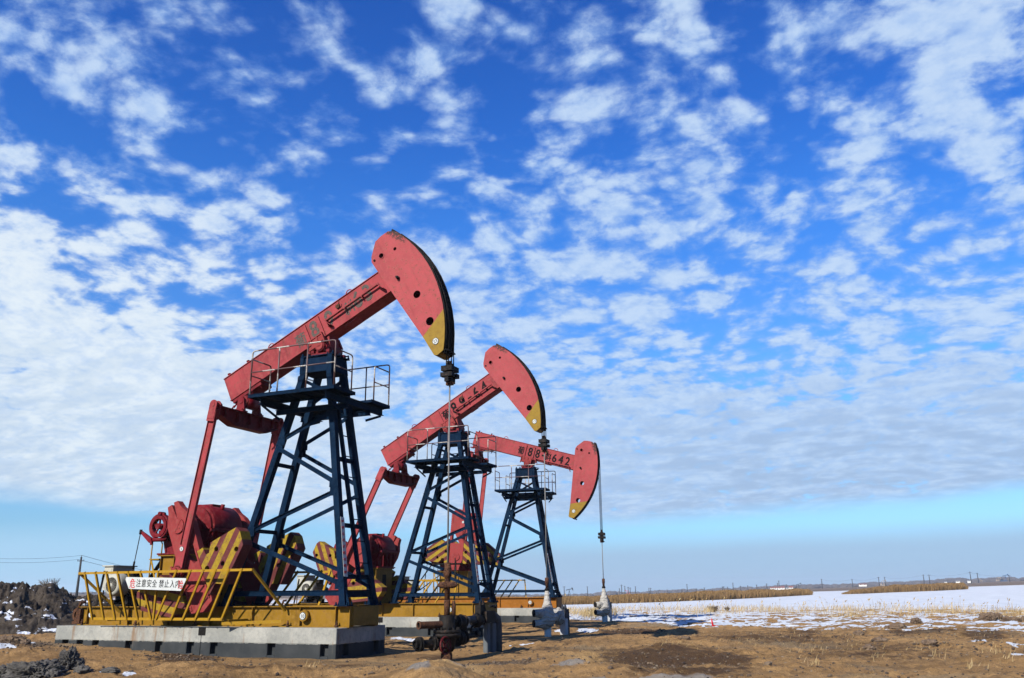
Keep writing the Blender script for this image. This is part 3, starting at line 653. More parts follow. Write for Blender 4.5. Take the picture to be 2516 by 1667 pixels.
def b_skid(s):
    for sy in (-1, 1):
        s.box((-6.89, sy*0.60, -0.018), (1.34, sy*0.44, 0)); s.box((-6.89, sy*0.60, -0.452), (1.34, sy*0.44, -0.430)); s.box((-6.89, sy*0.515, -0.43), (1.34, sy*0.505, -0.018))
        for x in (-6.6, -5.2, -3.9, -2.6, -1.35, 0.0, 0.96): s.box((x, sy*0.59, -0.43), (x+0.012, sy*0.45, -0.018))
    s.box((1.34, -0.60, -0.45), (1.352, -0.44, 0.0)); s.box((1.34, 0.60, -0.45), (1.352, 0.44, 0))
    s.box((1.10, -0.505, -0.42), (1.37, 0.50, -0.02)); s.box((1.37, -0.49, -0.15), (1.378, 0.49, -0.02)); s.box((1.37, -0.49, -0.42), (1.378, 0.49, -0.31))
    for x in (-6.8, -5.6, -4.7, -2.2, -1.0): s.ibeam((x, -0.5, -0.22), (x, 0.5, -0.22), 0.10, 0.38, 0.014)
    for x in (-6.35, -4.3, -2.4, 0.9): s.box((x, -0.58, 0.0), (x+0.3, 0.58, 0.012))
def b_anchor(s):
    for x in (-6.72, -4.9, -3.0, -0.30, 1.02):
        for sy in (-1, 1): s.cut(); s.box((x-0.045, sy*0.60-0.04, -0.43), (x+0.045, sy*0.60+0.04, -0.405)); s.tube([(x, sy*0.60, -0.45), (x, sy*0.60, -0.31)], 0.016, 7); s.tube([(x, sy*0.60, -0.40), (x, sy*0.60, -0.355)], 0.032, 6)
def b_lug(x):
    def f(s): s.tube([(x, -0.64, -0.21), (x, -0.505, -0.21)], 0.118, 26)
    return f
def b_ped(s):
    s.box((-4.33, -0.50, 0.02), (-2.92, 0.50, 1.20)); s.box((-4.42, -0.58, 1.20), (-2.84, 0.58, 1.235)); s.box((-4.40, -0.58, 0.0), (-2.84, 0.58, 0.02))
    for x in (-4.33, -3.9, -3.4, -2.92):
        for sy in (-1, 1): s.box((x-0.008, sy*0.50, 0.02), (x+0.008, sy*0.57, 1.20))
    s.box((-2.92, -0.55, 0.02), (-2.905, -0.13, 1.2)); s.box((-2.92, 0.13, 0.02), (-2.905, 0.55, 1.2)); s.box((-2.92, -0.13, 1.0), (-2.905, 0.13, 1.2))
def b_pedslot(s): s.box((-2.905, -0.13, 0.25), (-2.90, 0.13, 1.0))
def b_gear(s):
    s.tube([(SX, -0.56, SZ), (SX, -0.50, SZ)], 0.50, 40); s.tube([(SX, -0.50, SZ), (SX, 0.50, SZ)], 0.57, 44); s.tube([(SX, 0.50, SZ), (SX, 0.56, SZ)], 0.50, 40)
    s.box((-4.50, -0.56, SZ-0.10), (-2.70, 0.56, SZ-0.03)); s.prism([(-2.78, SZ-0.1), (-2.95, 1.26), (-4.30, 1.26), (-4.45, SZ-0.1)], -0.48, 0.48)
    s.tube([(-4.0, -0.48, SZ), (-4.0, 0.48, SZ)], 0.36, 30); s.box((-4.45, -0.60, 1.235), (-2.80, 0.60, 1.275)); s.prism([(-4.0, SZ+.36), (-3.3, SZ+0.57), (-3.3, SZ), (-4.0, SZ)], -0.47, 0.47)
    for y in (-0.40, -0.15, 0.1, 0.35): s.box((-2.83, y, 1.28), (-2.72, y+0.02, SZ-0.1))
    s.tube([(SX, -1.06, SZ), (SX, 1.06, SZ)], 0.12, 20); s.tube([(SX, -0.68, SZ), (SX, 0.68, SZ)], 0.24, 24)
    for k in range(12):
        y = -0.5 + k*0.09
        for x in (-2.74, -4.46): s.tube([(x, y, SZ-0.13), (x, y, SZ)], 0.016, 6)
    s.tube([(SX+0.3, 0.0, SZ+0.45), (SX+0.33, 0.0, SZ+0.60)], 0.05, 10); s.box((-3.5, -0.2, SZ+0.55), (-3.15, 0.2, SZ+0.60))
    for sy in (-1, 1): s.prism([(-3.62, 1.275), (-3.02, 1.275), (-3.12, 1.75), (-3.5, 1.75)], sy*0.56, sy*0.60)
def b_drum(s):
    c = (-4.36, -0.66, 1.93); s.ring(c, (0, 1, 0), 0.265, 0.215, 0.16, 36); s.ring((c[0], -0.72, c[2]), (0, 1, 0), 0.235, 0.185, 0.05, 32)
    s.tube([(c[0], -0.76, c[2]), (c[0], -0.45, c[2])], 0.075, 20)
    for k in range(5):
        a = R(72*k+20); s.bar((c[0]+0.05*math.cos(a), -0.68, c[2]+0.05*math.sin(a)), (c[0]+0.20*math.cos(a), -0.68, c[2]+0.20*math.sin(a)), 0.03, 0.04, up=(0, 1, 0))
def b_brake(s):
    s.tube([(-4.34, -0.76, 2.24), (-4.34, -0.60, 2.24)], 0.05, 12); s.bar((-4.34, -0.68, 2.20), (-4.22, -0.68, 2.24), 0.06, 0.06)
    for a0, a1 in ((100, 250), (-70, 80)):
        pts = [(-4.36+0.295*math.cos(R(a)), -0.66, 1.93+0.295*math.sin(R(a))) for a in range(a0, a1+1, 15)]
        for p, q in zip(pts, pts[1:]): s.bar(p, q, 0.12, 0.035, up=(p[0]+4.36, 0, p[2]-1.93))
    s.tube([(-4.52, -0.75, 1.60), (-4.15, -0.62, 1.60)], 0.05, 12); s.bar((-4.84, -0.78, 1.80), (-4.50, -0.78, 1.58), 0.05, 0.06, w2=0.06, h2=0.13); s.bar((-4.52, -0.78, 1.65), (-4.46, -0.78, 1.48), 0.05, 0.06)
def b_brakerod(s): s.tube([(-4.85, -0.80, 1.80), (-5.02, -0.80, 0.55), (-5.08, -0.8, 0.1)], 0.011, 7); s.tube([(-4.95, -0.80, 1.08), (-4.975, -0.80, 0.90)], 0.024, 8); s.tube([(-4.85, -0.80, 1.74), (-4.845, -0.80, 1.86)], 0.035, 8)
def b_sheave(s):
    s.ring((-4.36, 0.72, 1.93), (0, 1, 0), 0.46, 0.38, 0.16, 40); s.tube([(-4.36, 0.5, 1.93), (-4.36, 0.80, 1.93)], 0.08, 16)
    for k in range(5): a = R(72*k); s.bar((-4.36, 0.72, 1.93), (-4.36+0.4*math.cos(a), 0.72, 1.93+0.4*math.sin(a)), 0.06, 0.04, up=(0, 1, 0))
def b_belt(s):
    c0, r0, c1, r1 = Vector((-4.36, 1.93)), 0.47, Vector((-5.95, 0.46)), 0.13
    d = (c1-c0); L = d.length; d.normalize(); n = Vector((-d.y, d.x))
    for k in (1, -1):
        a = c0 + n*k*r0; b = c1 + n*k*r1; s.bar((a.x, 0.72, a.y), (b.x, 0.72, b.y), 0.14, 0.02, up=(n.x, 0, n.y))
def b_motor(s):
    x, z = -5.97, 0.53
    s.lathe([(0.10, -0.50), (0.215, -0.50), (0.262, -0.47), (0.285, -0.40), (0.285, -0.20), (0.275, -0.16), (0.265, -0.15), (0.265, 0.30), (0.20, 0.36), (0.05, 0.36)], n=36)
    s.v = [(p[0]+x, p[2], p[1]+z) for p in s.v]
def b_motorfins(s):
    x, z = -5.97, 0.53
    for k in range(26):
        a = R(360*k/26); s.bar((x+0.27*math.cos(a), -0.13, z+0.27*math.sin(a)), (x+0.27*math.cos(a), 0.28, z+0.27*math.sin(a)), 0.008, 0.05, up=(math.cos(a), 0, math.sin(a)))
    s.box((x-0.22, -0.12, 0.16), (x+0.22, 0.26, 0.26)); s.tube([(x, 0.3, z), (x, 0.62, z)], 0.03, 10); s.tube([(x, 0.64, z-0.07), (x, 0.80, z-0.07)], 0.13, 24)
    s.box((x-0.40, -0.35, 0.0), (x+0.42, 0.40, 0.05)); s.box((x-0.30, -0.20, 0.05), (x-0.16, 0.3, 0.16)); s.box((x+0.16, -0.20, 0.05), (x+0.30, 0.3, 0.16)); s.box((x+0.1, -0.18, z+0.2), (x+0.36, 0.1, z+0.33))
def b_grille(s):
    x, z = -5.97, 0.53; s.tube([(x, -0.507, z), (x, -0.49, z)], 0.185, 32)
def b_grillehub(s):
    x, z = -5.97, 0.53; s.tube([(x, -0.515, z), (x, -0.50, z)], 0.045, 16)
    for k in range(24): a = R(15*k); s.bar((x+0.05*math.cos(a), -0.509, z+0.05*math.sin(a)), (x+0.18*math.cos(a), -0.509, z+0.18*math.sin(a)), 0.004, 0.006, up=(0, 1, 0))
def b_cabinet(s):
    s.box((-6.64, -0.17, 0.40), (-6.33, 0.55, 1.00)); s.box((-6.69, -0.21, 1.00), (-6.29, 0.60, 1.03)); s.box((-6.61, -0.178, 0.46), (-6.37, -0.17, 0.95))
    s.box((-6.326, -0.10, 0.45), (-6.33, 0.48, 0.94))
def b_cabinetleg(s):
    for x in (-6.62, -6.35):
        for y in (-0.15, 0.52): s.cut(); s.angle((x, y, 0), (x, y, 0.40), 0.04, 0.04, 0.005)
    s.cut(); s.tube([(-6.40, 0.1, 0.4), (-6.35, 0.05, 0.2), (-6.2, 0.0, 0.1)], 0.02, 8)
def b_rearstand(s):
    for y in (-0.60, -0.05):
        s.tube([(-4.62, y, 0.0), (-4.62, y, 1.50)] + arc_corner((-4.62, y, 1.0), (-4.62, y, 1.60), (-4.30, y, 1.60), 0.07) + [(-4.34, y, 1.58), (-4.29, y, 1.50), (-4.29, y, 1.25)], 0.016, 8)
    s.box((-4.66, -0.62, 1.12), (-4.34, -0.02, 1.145)); s.bar((-4.60, -0.60, 1.10), (-4.38, -0.60, 0.55), 0.012, 0.045); s.bar((-4.60, -0.60, 0.5), (-4.36, -0.60, 0.04), 0.012, 0.04); s.box((-4.66, -0.62, 0.50), (-4.34, -0.02, 0.52))
    s.angle((-4.62, -0.6, 1.12), (-4.62, -0.05, 1.12), 0.03, 0.03, 0.005)
def b_lever(s): s.bar((-6.62, -0.30, 0.0), (-6.40, -0.38, 0.80), 0.05, 0.025, up=(0, 1, 0)); s.tube([(-6.44, -0.37, 0.68), (-6.38, -0.39, 0.88)], 0.028, 8)
def b_tow(s):
    s.ring((-7.02, -0.50, -0.20), (0, 1, 0), 0.17, 0.10, 0.05, 20); s.box((-6.95, -0.62, -0.42), (-6.80, -0.40, -0.05)); s.box((-7.08, -0.6, -0.43), (-6.85, -0.38, -0.36)); s.tube([(-7.0,-.52,-.05),(-6.95,-.5,.1),(-6.85,-.45,.12)],0.04,8)
GT = [-5.79,-5.43,-5.07,-4.71,-4.36,-3.98,-3.41,-2.84,-2.42,-2.04,-1.68,-1.30,-.94]
GB = [-5.65,-5.27,-4.90,-4.53,-4.17,-3.75,-3.69,-3.62,-3.15,-2.80,-2.43,-2.04,-1.66]
def b_guard(sy):
    def f(s):
        y0, y1 = sy*1.50, sy*1.22
        s.angle((-6.0, y0, 0.80), (-0.67, y0, 0.80), 0.04, 0.055, 0.006); s.angle((-5.68, y1, -0.27), (-1.60, y1, -0.27), 0.04, 0.06, 0.006)
        for a, b in zip(GT, GB): s.angle((a, y0+sy*0.02, 0.835), (b, y1+sy*0.02, -0.29), 0.045, 0.045, 0.006, up=(1, 0, 0))
        s.angle((-6.0, y0, 0.82), (-5.43, sy*0.62, -0.14), 0.05, 0.05, 0.006, up=(1, 0, 0)); s.angle((-0.68, y0, 0.82), (-0.38, sy*0.62, -0.10), 0.05, 0.05, 0.006, up=(1, 0, 0))
        for x in (-5.2, -3.4, -1.5): s.angle((x, y1, -0.30), (x, sy*0.55, -0.30), 0.05, 0.05, 0.006)
        s.bar((-1.66, sy*1.22, -0.36), (-0.45, sy*0.64, -0.33), 0.015, 0.07)
    return f
def b_carrier(s):
    s.box((-0.14, -0.19, -0.10), (0.14, 0.19, 0.02)); s.box((-0.15, -0.20, -0.24), (0.15, -0.06, -0.14)); s.box((-0.15, 0.06, -0.24), (0.15, 0.20, -0.14)); s.box((-0.07, -0.10, -0.34), (0.07, 0.10, 0.05))
    for y in (-0.14, 0.14):
        s.tube([(0, y, -0.06), (0, y, 0.13)], 0.035, 10); s.box((-0.05, y-0.045, -0.36), (0.05, y+0.045, -0.24))
def b_clamp(s):
    s.tube([(0, 0, 0.02), (0, 0, 0.16)], 0.05, 12); s.box((-0.08, -0.05, -0.42), (0.08, 0.05, -0.33)); s.bolt((0.08, 0, -0.38), (1, 0, 0), 0.015, 0.05)

def badge(parent, loc, r, txt, tilt=0.0):
    b = part('number_disc', 'number_disc|%g' % r, lambda s: s.tube([(0, -0.005, 0), (0, 0.002, 0)], r, 22), M['inkblack'], parent, loc, (0, tilt, 0))
    def star(s):
        q = r*0.96
        for k in range(4):
            a = R(45+90*k-24); c_ = R(45+90*k+24)
        s.prism([(q*math.cos(R(t))*(1.0 if (t//15) % 2 == 0 else 0.80), q*math.sin(R(t))*(1.0 if (t//15) % 2 == 0 else 0.80)) for t in range(0, 360, 15)], -0.0085, -0.005)
    st = cached('disc_face|%g' % r, star)
    # face and figure belong to the disc's own mesh
    tm = text_mesh(txt, r*1.25, 0.0, 'CENTER')
    key = 'number_disc_full|%g|%s' % (r, txt)
    if key not in MESHES:
        bm = bmesh.new(); bm.from_mesh(b.data)
        for f in bm.faces: f.material_index = 0
        n0 = len(bm.faces); bm.from_mesh(st); bm.faces.ensure_lookup_table()
        for f in bm.faces[n0:]: f.material_index = 1
        n1 = len(bm.faces); nv = len(bm.verts); bm.from_mesh(tm); bm.faces.ensure_lookup_table(); bm.verts.ensure_lookup_table()
        for f in bm.faces[n1:]: f.material_index = 0
        for v in bm.verts[nv:]: v.co += Vector((0, -0.0105, -r*0.45))
        me = bpy.data.meshes.new('number_disc'); bm.to_mesh(me); bm.free(); me.materials.append(M['inkblack']); me.materials.append(M['sign']); MESHES[key] = me
    b.data = MESHES[key]; return b

def pumpjack(loc, A, b, ca, u0, letters, ink, skidmat, fardigits, label, L, gdz=0.0, near_guard=False):
    root = empty('pumpjack', loc, -A)
    props(root, label, 'pumpjack', 'red and blue pumpjacks in a row'); z0 = (0, 0, ZO)
    # skid
    sk = part('skid_base', 'skid_base', b_skid, M[skidmat], root, z0, bevel=0.0)
    if skidmat == 'orange':
        sk.data = sk.data.copy(); sk.data.materials.clear(); sk.data.materials.append(M['orange'])
    parts('anchor_bolt', 'anchor_bolt', b_anchor, M['rust'], sk, (0, 0, 0), label='rusty anchor bolt')
    badge(part('round_lug', 'round_lug', b_lug(0.13), M[skidmat], root, z0) if skidmat != 'orange' else link('round_lug', cached('round_lug|o', b_lug(0.13)), M['orange'], root, z0), (0.13, -0.645, -0.21), 0.085, '10')
    badge(sk, (-6.45, -0.60, -0.20), 0.07, '7')
    # tower
    for fr in (True, False):
        for sy in (-1, 1): part('tower_leg', 'tower_leg|%s%d' % (fr, sy), b_leg(fr, sy), M['blue'], root, z0)
    for sy in (-1, 1): parts('diagonal_brace', 'diagonal_brace|%d' % sy, b_sidebrace(sy), M['blue'], root, z0)
    parts('cross_bar', 'cross_bar', b_endbrace, M['blue'], root, z0)
    cb = part('tower_cap', 'tower_cap', b_capbox, M['blue'], root, z0, bevel=0.004)
    part('ladder', 'ladder', b_ladder, M['blue'], root, z0)
    parts('deck_support', 'deck_support', b_support, M['blue'], root, z0)
    for sy in (-1, 1):
        dk = part('service_deck', 'service_deck|%d' % sy, b_deck(sy), M['blue'], root, z0)
        part('guardrail', 'guardrail|%d' % sy, b_rails(sy), M['rail'], dk)
    ws = part('warning_strip', 'warning_strip', b_strip, M['sign'], root, z0, label='white strip with red characters')
    p0 = leg_at(True, -1, 1.86); dleg = (leg_at(True, -1, 0.62) - leg_at(True, -1, 1.95)).normalized()
    for k, ch in enumerate('严禁未停机断电攀爬'):
        c = leg_at(True, -1, 1.84 - 0.142*k) + Vector((0.101, 0.0, 0))
        lt = link('lettering', text_mesh(ch, 0.125, 0.001, 'CENTER'), None, ws, tuple(c + Vector((0, 0.0, -0.055))), (0, R(-9), R(90)))
        if not lt.data.materials: lt.data.materials.append(M['inkred'])
    # beam
    br = (0, -b, 0); bl = (0, 0, ZO + ZP)
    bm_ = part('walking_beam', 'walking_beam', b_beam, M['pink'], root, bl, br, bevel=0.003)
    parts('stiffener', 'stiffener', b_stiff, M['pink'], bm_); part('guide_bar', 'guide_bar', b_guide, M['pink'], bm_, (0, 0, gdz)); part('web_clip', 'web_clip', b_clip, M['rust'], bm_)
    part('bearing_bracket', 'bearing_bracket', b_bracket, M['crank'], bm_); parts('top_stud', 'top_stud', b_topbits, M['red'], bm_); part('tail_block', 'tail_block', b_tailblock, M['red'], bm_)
    for x in (-1.42, 1.18): part('lifting_eye', 'lifting_eye', b_eye, M['pink'], bm_, (x, -0.15, BT), bevel=0)
    for (x, z, sz, ch, xs, off) in letters:
        lt = link('lettering', text_mesh(ch, sz, off, 'CENTER', xs), None, bm_, (x, -0.2025, z))
        if not lt.data.materials: lt.data.materials.append(M[ink])
        elif lt.data.materials[0] != M[ink]: lt.data = lt.data.copy(); lt.data.materials.clear(); lt.data.materials.append(M[ink])
    hd = part('horsehead', 'horsehead', b_head, M['head'], root, bl, br)
    part('rope_track', 'rope_track', b_groove, M['black'], hd); parts('head_bolt', 'head_bolt', b_headbits, M['black'], hd); badge(hd, (2.77, -0.262, -1.62), 0.085, fardigits)
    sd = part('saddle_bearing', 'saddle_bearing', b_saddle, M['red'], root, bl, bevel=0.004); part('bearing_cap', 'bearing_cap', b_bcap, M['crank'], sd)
    # tail
    tl = Vector((-2.67*math.cos(b) - 0.03*math.sin(b), 0, ZO + ZP - 2.67*math.sin(b) + 0.03*math.cos(b)))
    tb = part('tail_bearing', 'tail_bearing', b_tailbearing, M['red'], root, tl, br); parts('bearing_leg', 'bearing_leg', b_taillegs, M['red'], tb, (0, 0, 0), (0, b, 0))
    part('equalizer_beam', 'equalizer_beam', b_equal, M['red'], root, tl, (0, 0, 0), bevel=0.003)
    # cranks
    top = Vector((tl.x, 0, tl.z - 0.28)); sh = Vector((SX, 0, ZO + SZ)); pa = ca - R(14); pr = 1.10
    pin = sh + Vector((math.sin(pa)*pr, 0, -math.cos(pa)*pr)); dv = top - pin; Lp = dv.length; ang = math.atan2(dv.x, dv.z)
    for sy in (-1, 1):
        mir = 1 if sy < 0 else -1
        ck = part('crank_arm', 'crank_arm', b_crank, M['crank'], root, (SX, sy*1.02, ZO+SZ), (0, -ca, 0) if sy < 0 else (0, -ca, 0), bevel=0.004)
        if sy > 0: ck.scale = (1, -1, 1)
        part('shaft_cap', 'shaft_cap', b_cap, M['crank'], ck)
        for sg in (-1, 1):
            part('counterweight', 'counterweight|%d' % sg, b_cw(sg), M['stripe'], ck, (0, 0, -u0), bevel=0.006, label='yellow striped counterweight plate')
        pt = part('pitman_arm', 'pitman_arm|%.3f' % Lp, b_pitman(Lp), M['pink'], root, (pin.x, sy*1.22, pin.z), (0, ang, 0), bevel=0.003)
        if sy > 0: pt.scale = (1, -1, 1)
        part('crank_pin', 'crank_pin', b_pin, M['crank'], pt, (0, -0.02, 0))
        if sy < 0: badge(pt, (0, -0.06, 0.53), 0.06, '5')
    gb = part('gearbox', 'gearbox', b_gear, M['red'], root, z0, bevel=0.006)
    pd = part('pedestal', 'pedestal', b_ped, M['yellow'], root, z0, bevel=0.003); part('pedestal_slot', 'pedestal_slot', b_pedslot, M['dark'], pd)
    dr = part('brake_drum', 'brake_drum', b_drum, M['red'], root, z0); part('brake_band', 'brake_band', b_brake, M['red'], dr); part('brake_rod', 'brake_rod', b_brakerod, M['black'], root, z0)
    part('drive_sheave', 'drive_sheave', b_sheave, M['red'], root, z0); part('drive_belt', 'drive_belt', b_belt, M['black'], root, z0)
    mo = part('motor', 'motor', b_motor, M['white'], root, z0); part('motor_frame', 'motor_frame', b_motorfins, M['black'], mo); gr = part('fan_grille', 'fan_grille', b_grille, M['black'], mo); part('grille_hub', 'grille_hub', b_grillehub, M['white'], mo)
    cbx = part('control_cabinet', 'control_cabinet', b_cabinet, M['white'], root, z0, bevel=0.004); parts('cabinet_leg', 'cabinet_leg', b_cabinetleg, M['rust'], cbx)
    part('rear_stand', 'rear_stand', b_rearstand, M['yellowbar'], root, z0); part('hand_lever', 'hand_lever', b_lever, M['black'], root, z0); part('tow_eye', 'tow_eye', b_tow, M['rust'], root, z0)
    for sy in ((-1, 1) if near_guard else (1,)): part('crank_guard', 'crank_guard|%d' % sy, b_guard(sy), M['yellowbar'], root, z0)
    # bridle, carrier, polished rod
    XR = 3.455; cz = ZO + ZP - L; lo = b + R(27)
    for y in (-0.13, 0.13):
        pts = [(XR*math.cos(a), y, ZO + ZP + XR*math.sin(a)) for a in [lo*(1-k/10) for k in range(11)]] + [(XR, y, cz)]
        for dx in (-0.018, 0.018): o = link('bridle_cable', (lambda s: (s.tube([(p[0]+dx, p[1]+dx, p[2]) for p in pts], 0.0125, 6), s.mesh('bridle_cable'))[1])(MB()), M['black'], root)
    cr_ = part('carrier_bar', 'carrier_bar', b_carrier, M['black'], root, (XR, 0, cz)); part('rod_clamp', 'rod_clamp', b_clamp, M['rust'], cr_)
    part('polished_rod', 'polished_rod|%.2f' % cz, lambda s: s.tube([(0, 0, 0), (0, 0, cz - 0.3 - 1.75)], 0.019 if cz > 5 else 0.018, 12), M['steel'], root, (XR, 0, 1.75))
    return root
def foundation(loc, A, label, mat='concrete'):
    root = empty('concrete_foundation', loc, -A); props(root, label, 'foundation', 'concrete foundations under the pumpjacks')
    top = 0.631; Y = 1.0
    notch = [-6.76, -6.26, -5.73, -4.64, -3.69, -2.73, -2.03, -0.41, 1.0]
    for x0, x1 in ((-7.13, -2.43), (-2.42, 1.30)):
        def f(s):
            s.box((x0, -Y, 0.30), (x1, Y, top)); s.box((x0+0.12, -Y+0.14, -0.5), (x1-0.12, Y-0.14, 0.30))
            for sy in (-1, 1):
                xs = [x0] + [v for n in notch if x0 < n < x1 for v in (n-0.105, n+0.105)] + [x1]
                for a, b in zip(xs[::2], xs[1::2]): s.box((a, sy*Y, -0.5), (b, sy*(Y-0.15), 0.30))
                for n in notch:
                    if x0 < n < x1: s.box((n-0.105, sy*Y, -0.5), (n+0.105, sy*(Y-0.14), 0.05))
            for xe, d in ((x0, 0.13), (x1, -0.13)):
                ys = [-Y+0.151, -0.74, -0.50, 0.50, 0.74, Y-0.151]
                for a, b in zip(ys[::2], ys[1::2]): s.box((xe, a, -0.5), (xe+d, b, 0.30))
                for a, b in ((-0.74, -0.5), (0.5, 0.74)): s.box((xe, a, -0.5), (xe+d, b, 0.05))
        part('foundation_block', 'foundation_block|%.2f' % x0, f, M['concrete'], root, (0, 0, 0), bevel=0.010)
    part('joint_plug', 'joint_plug', lambda s: s.box((-2.51, -Y-0.006, 0.45), (-2.30, -Y+0.004, 0.625)), M['maroon'] if False else M['dark'], root)
    return root

J1 = ((-4.6456, 20.9074, 1.4-0.3115-ZO), R(23.164)); J2 = ((-2.0821, 31.3549, 1.4-0.4169-ZO), R(22.966)); J3 = ((0.7633, 41.7312, 1.4-0.3433-ZO), R(15.635))
zl = 0.44
L1 = [(-0.53, .44, .40, '葡', .85, .009), (-0.07, .42, .64, '8', .78, .015), (0.43, .42, .64, '9', .78, .015), (0.79, .55, .5, '-', .9, .012), (1.05, .44, .38, '斜', .85, .009), (1.33, .42, .64, '6', .78, .015), (1.66, .42, .64, '3', .78, .015)]
L2 = [(-0.05, .44, .40, '葡', .85, .009), (0.35, .42, .60, '8', .78, .015), (0.74, .42, .60, '9', .78, .015), (1.06, .46, .60, '-', .9, .02), (1.37, .42, .60, '6', .78, .015), (1.74, .42, .60, '4', .82, .015)]
L3 = [(-0.50, .42, .40, '葡', .85, .009), (-0.03, .40, .58, '8', .78, .015), (0.36, .40, .58, '8', .78, .015), (0.64, .46, .5, '-', .9, .02), (0.90, .42, .38, '斜', .85, .009), (1.22, .40, .54, '6', .85, .015), (1.55, .40, .54, '4', .85, .015), (1.88, .40, .54, '2', .85, .015)]
pumpjack(*J1, R(26.157), R(26.5), 0.87, L1, 'inkgrey', 'yellow', '23', 'largest and nearest red pumpjack with faded beam numbers on a blue tower', 0.85, 0.0, True)
pumpjack(*J2, R(29.071), R(-31), 0.55, L2, 'ink', 'yellow', '13', 'middle red pumpjack with raised head and black beam numbers ending in 64', 0.72, -0.10)
pumpjack(*J3, R(-16.154), R(176), -0.30, L3, 'ink', 'orange', '13', 'farthest of the three red pumpjacks, its head lowered and beam tipped down', 3.36, -0.25)
foundation(*J1, 'long concrete foundation under the largest pumpjack, white above and black below')
foundation(*J2, 'concrete foundation under the middle pumpjack, half hidden behind the dark wellhead')
foundation(*J3, 'concrete foundation under the farthest pumpjack, beside the wrapped wellheads')

# warning sign wired to the nearest crank guard
def sign():
    root = empty('warning_sign', J1[0], -J1[1]); props(root, 'white warning sign with red and black characters on the yellow guard', 'sign')
    P_ = [(-4.34, .69), (-4.36, .64), (-4.22, .42), (-2.62, .36), (-2.49, .60), (-2.49, .64)]
    pl = part('sign_board', 'sign_board', lambda s: s.prism(P_, -1.575, -1.565), M['sign'], root, (0, 0, ZO))
    def t(ch, x, z, size, mat, xs=0.8, off=0.0015):
        o = link('lettering', text_mesh(ch, size, off, 'CENTER', xs), None, pl, (x, -1.578, z), (0, R(1.6), 0))
        if not o.data.materials: o.data.materials.append(M[mat])
    t('危', -4.12, .455, .235, 'inkred', .75, .002)
    for k, ch in enumerate('注意安全'): t(ch, -3.93 + k*0.165, .475 - k*0.0045, .19, 'inkblack')
    for k, ch in enumerate('禁止入内'): t(ch, -3.22 + k*0.165, .455 - k*0.0045, .19, 'inkblack')
    t('险', -2.63-0.01, .415, .215, 'inkred', .72, .002)
    parts('sign_wire', 'sign_wire', lambda s: [(s.cut(), s.tube([(x, -1.58, .55), (x, -1.49, .56)], 0.006, 5)) for x in (-4.05, -3.40, -2.80)], M['rust'], root, (0, 0, ZO))
sign()

# ------------------------------------------------------------------ ground
def _hash(ix, iy, seed):
    h = (ix.astype(np.int64)*374761393 + iy.astype(np.int64)*668265263 + seed*1442695041) & 0xFFFFFFFF
    h = ((h ^ (h >> 13)) * 1274126177) & 0xFFFFFFFF; return ((h ^ (h >> 16)) & 0xFFFF) / 65535.0
def vnoise(x, y, seed=0):
    ix, iy = np.floor(x), np.floor(y); fx, fy = x-ix, y-iy; fx = fx*fx*fx*(fx*(fx*6-15)+10); fy = fy*fy*fy*(fy*(fy*6-15)+10)
    a, b, c, d = _hash(ix, iy, seed), _hash(ix+1, iy, seed), _hash(ix, iy+1, seed), _hash(ix+1, iy+1, seed)
    return (a*(1-fx)+b*fx)*(1-fy) + (c*(1-fx)+d*fx)*fy
def fbm(x, y, oct=4, seed=0, g=0.5):
    s = 0; a = 1; t = 0
    for o in range(oct): s = s + a*vnoise(x*2**o + 17.3*o, y*2**o - 9.1*o, seed+o); t += a; a *= g
    return s/t
def sstep(x, a, b): t = np.clip((x-a)/(b-a), 0, 1); return t*t*(3-2*t)
HU = [-400, 0, 240, 690, 1035, 1380, 1800, 2200, 2516, 3200]; HV = [1457, 1457, 1458, 1461, 1465, 1464, 1450, 1437, 1426, 1415]
def to_px(x, y, z=0.0):
    zz = z - CAM_H; yc = x*F0.x + y*F0.y + zz*F0.z; yc = np.maximum(yc, 1e-3)
    a = (x*cx.x + y*cx.y + zz*cx.z)/yc; b = (x*cy.x + y*cy.y + zz*cy.z)/yc
    return W_PX/2 + a*F_PX, H_PX/2 - b*F_PX
def far_elev(az):
    """how far the plain rises or falls away in this direction (radians)"""
    hx = np.sin(az)*1e5; hy = np.cos(az)*1e5; u, v = to_px(hx, hy, CAM_H)
    return (v - np.interp(u, HU, HV)) / F_PX
def gauss(u, v, cu, cv, ru, rv): return np.exp(-((u-cu)/ru)**2 - ((v-cv)/rv)**2)
def jl(x, y, J):
    (lx, ly, lz), a = J; dx, dy = x-lx, y-ly; return dx*math.cos(a) - dy*math.sin(a), dx*math.sin(a) + dy*math.cos(a)
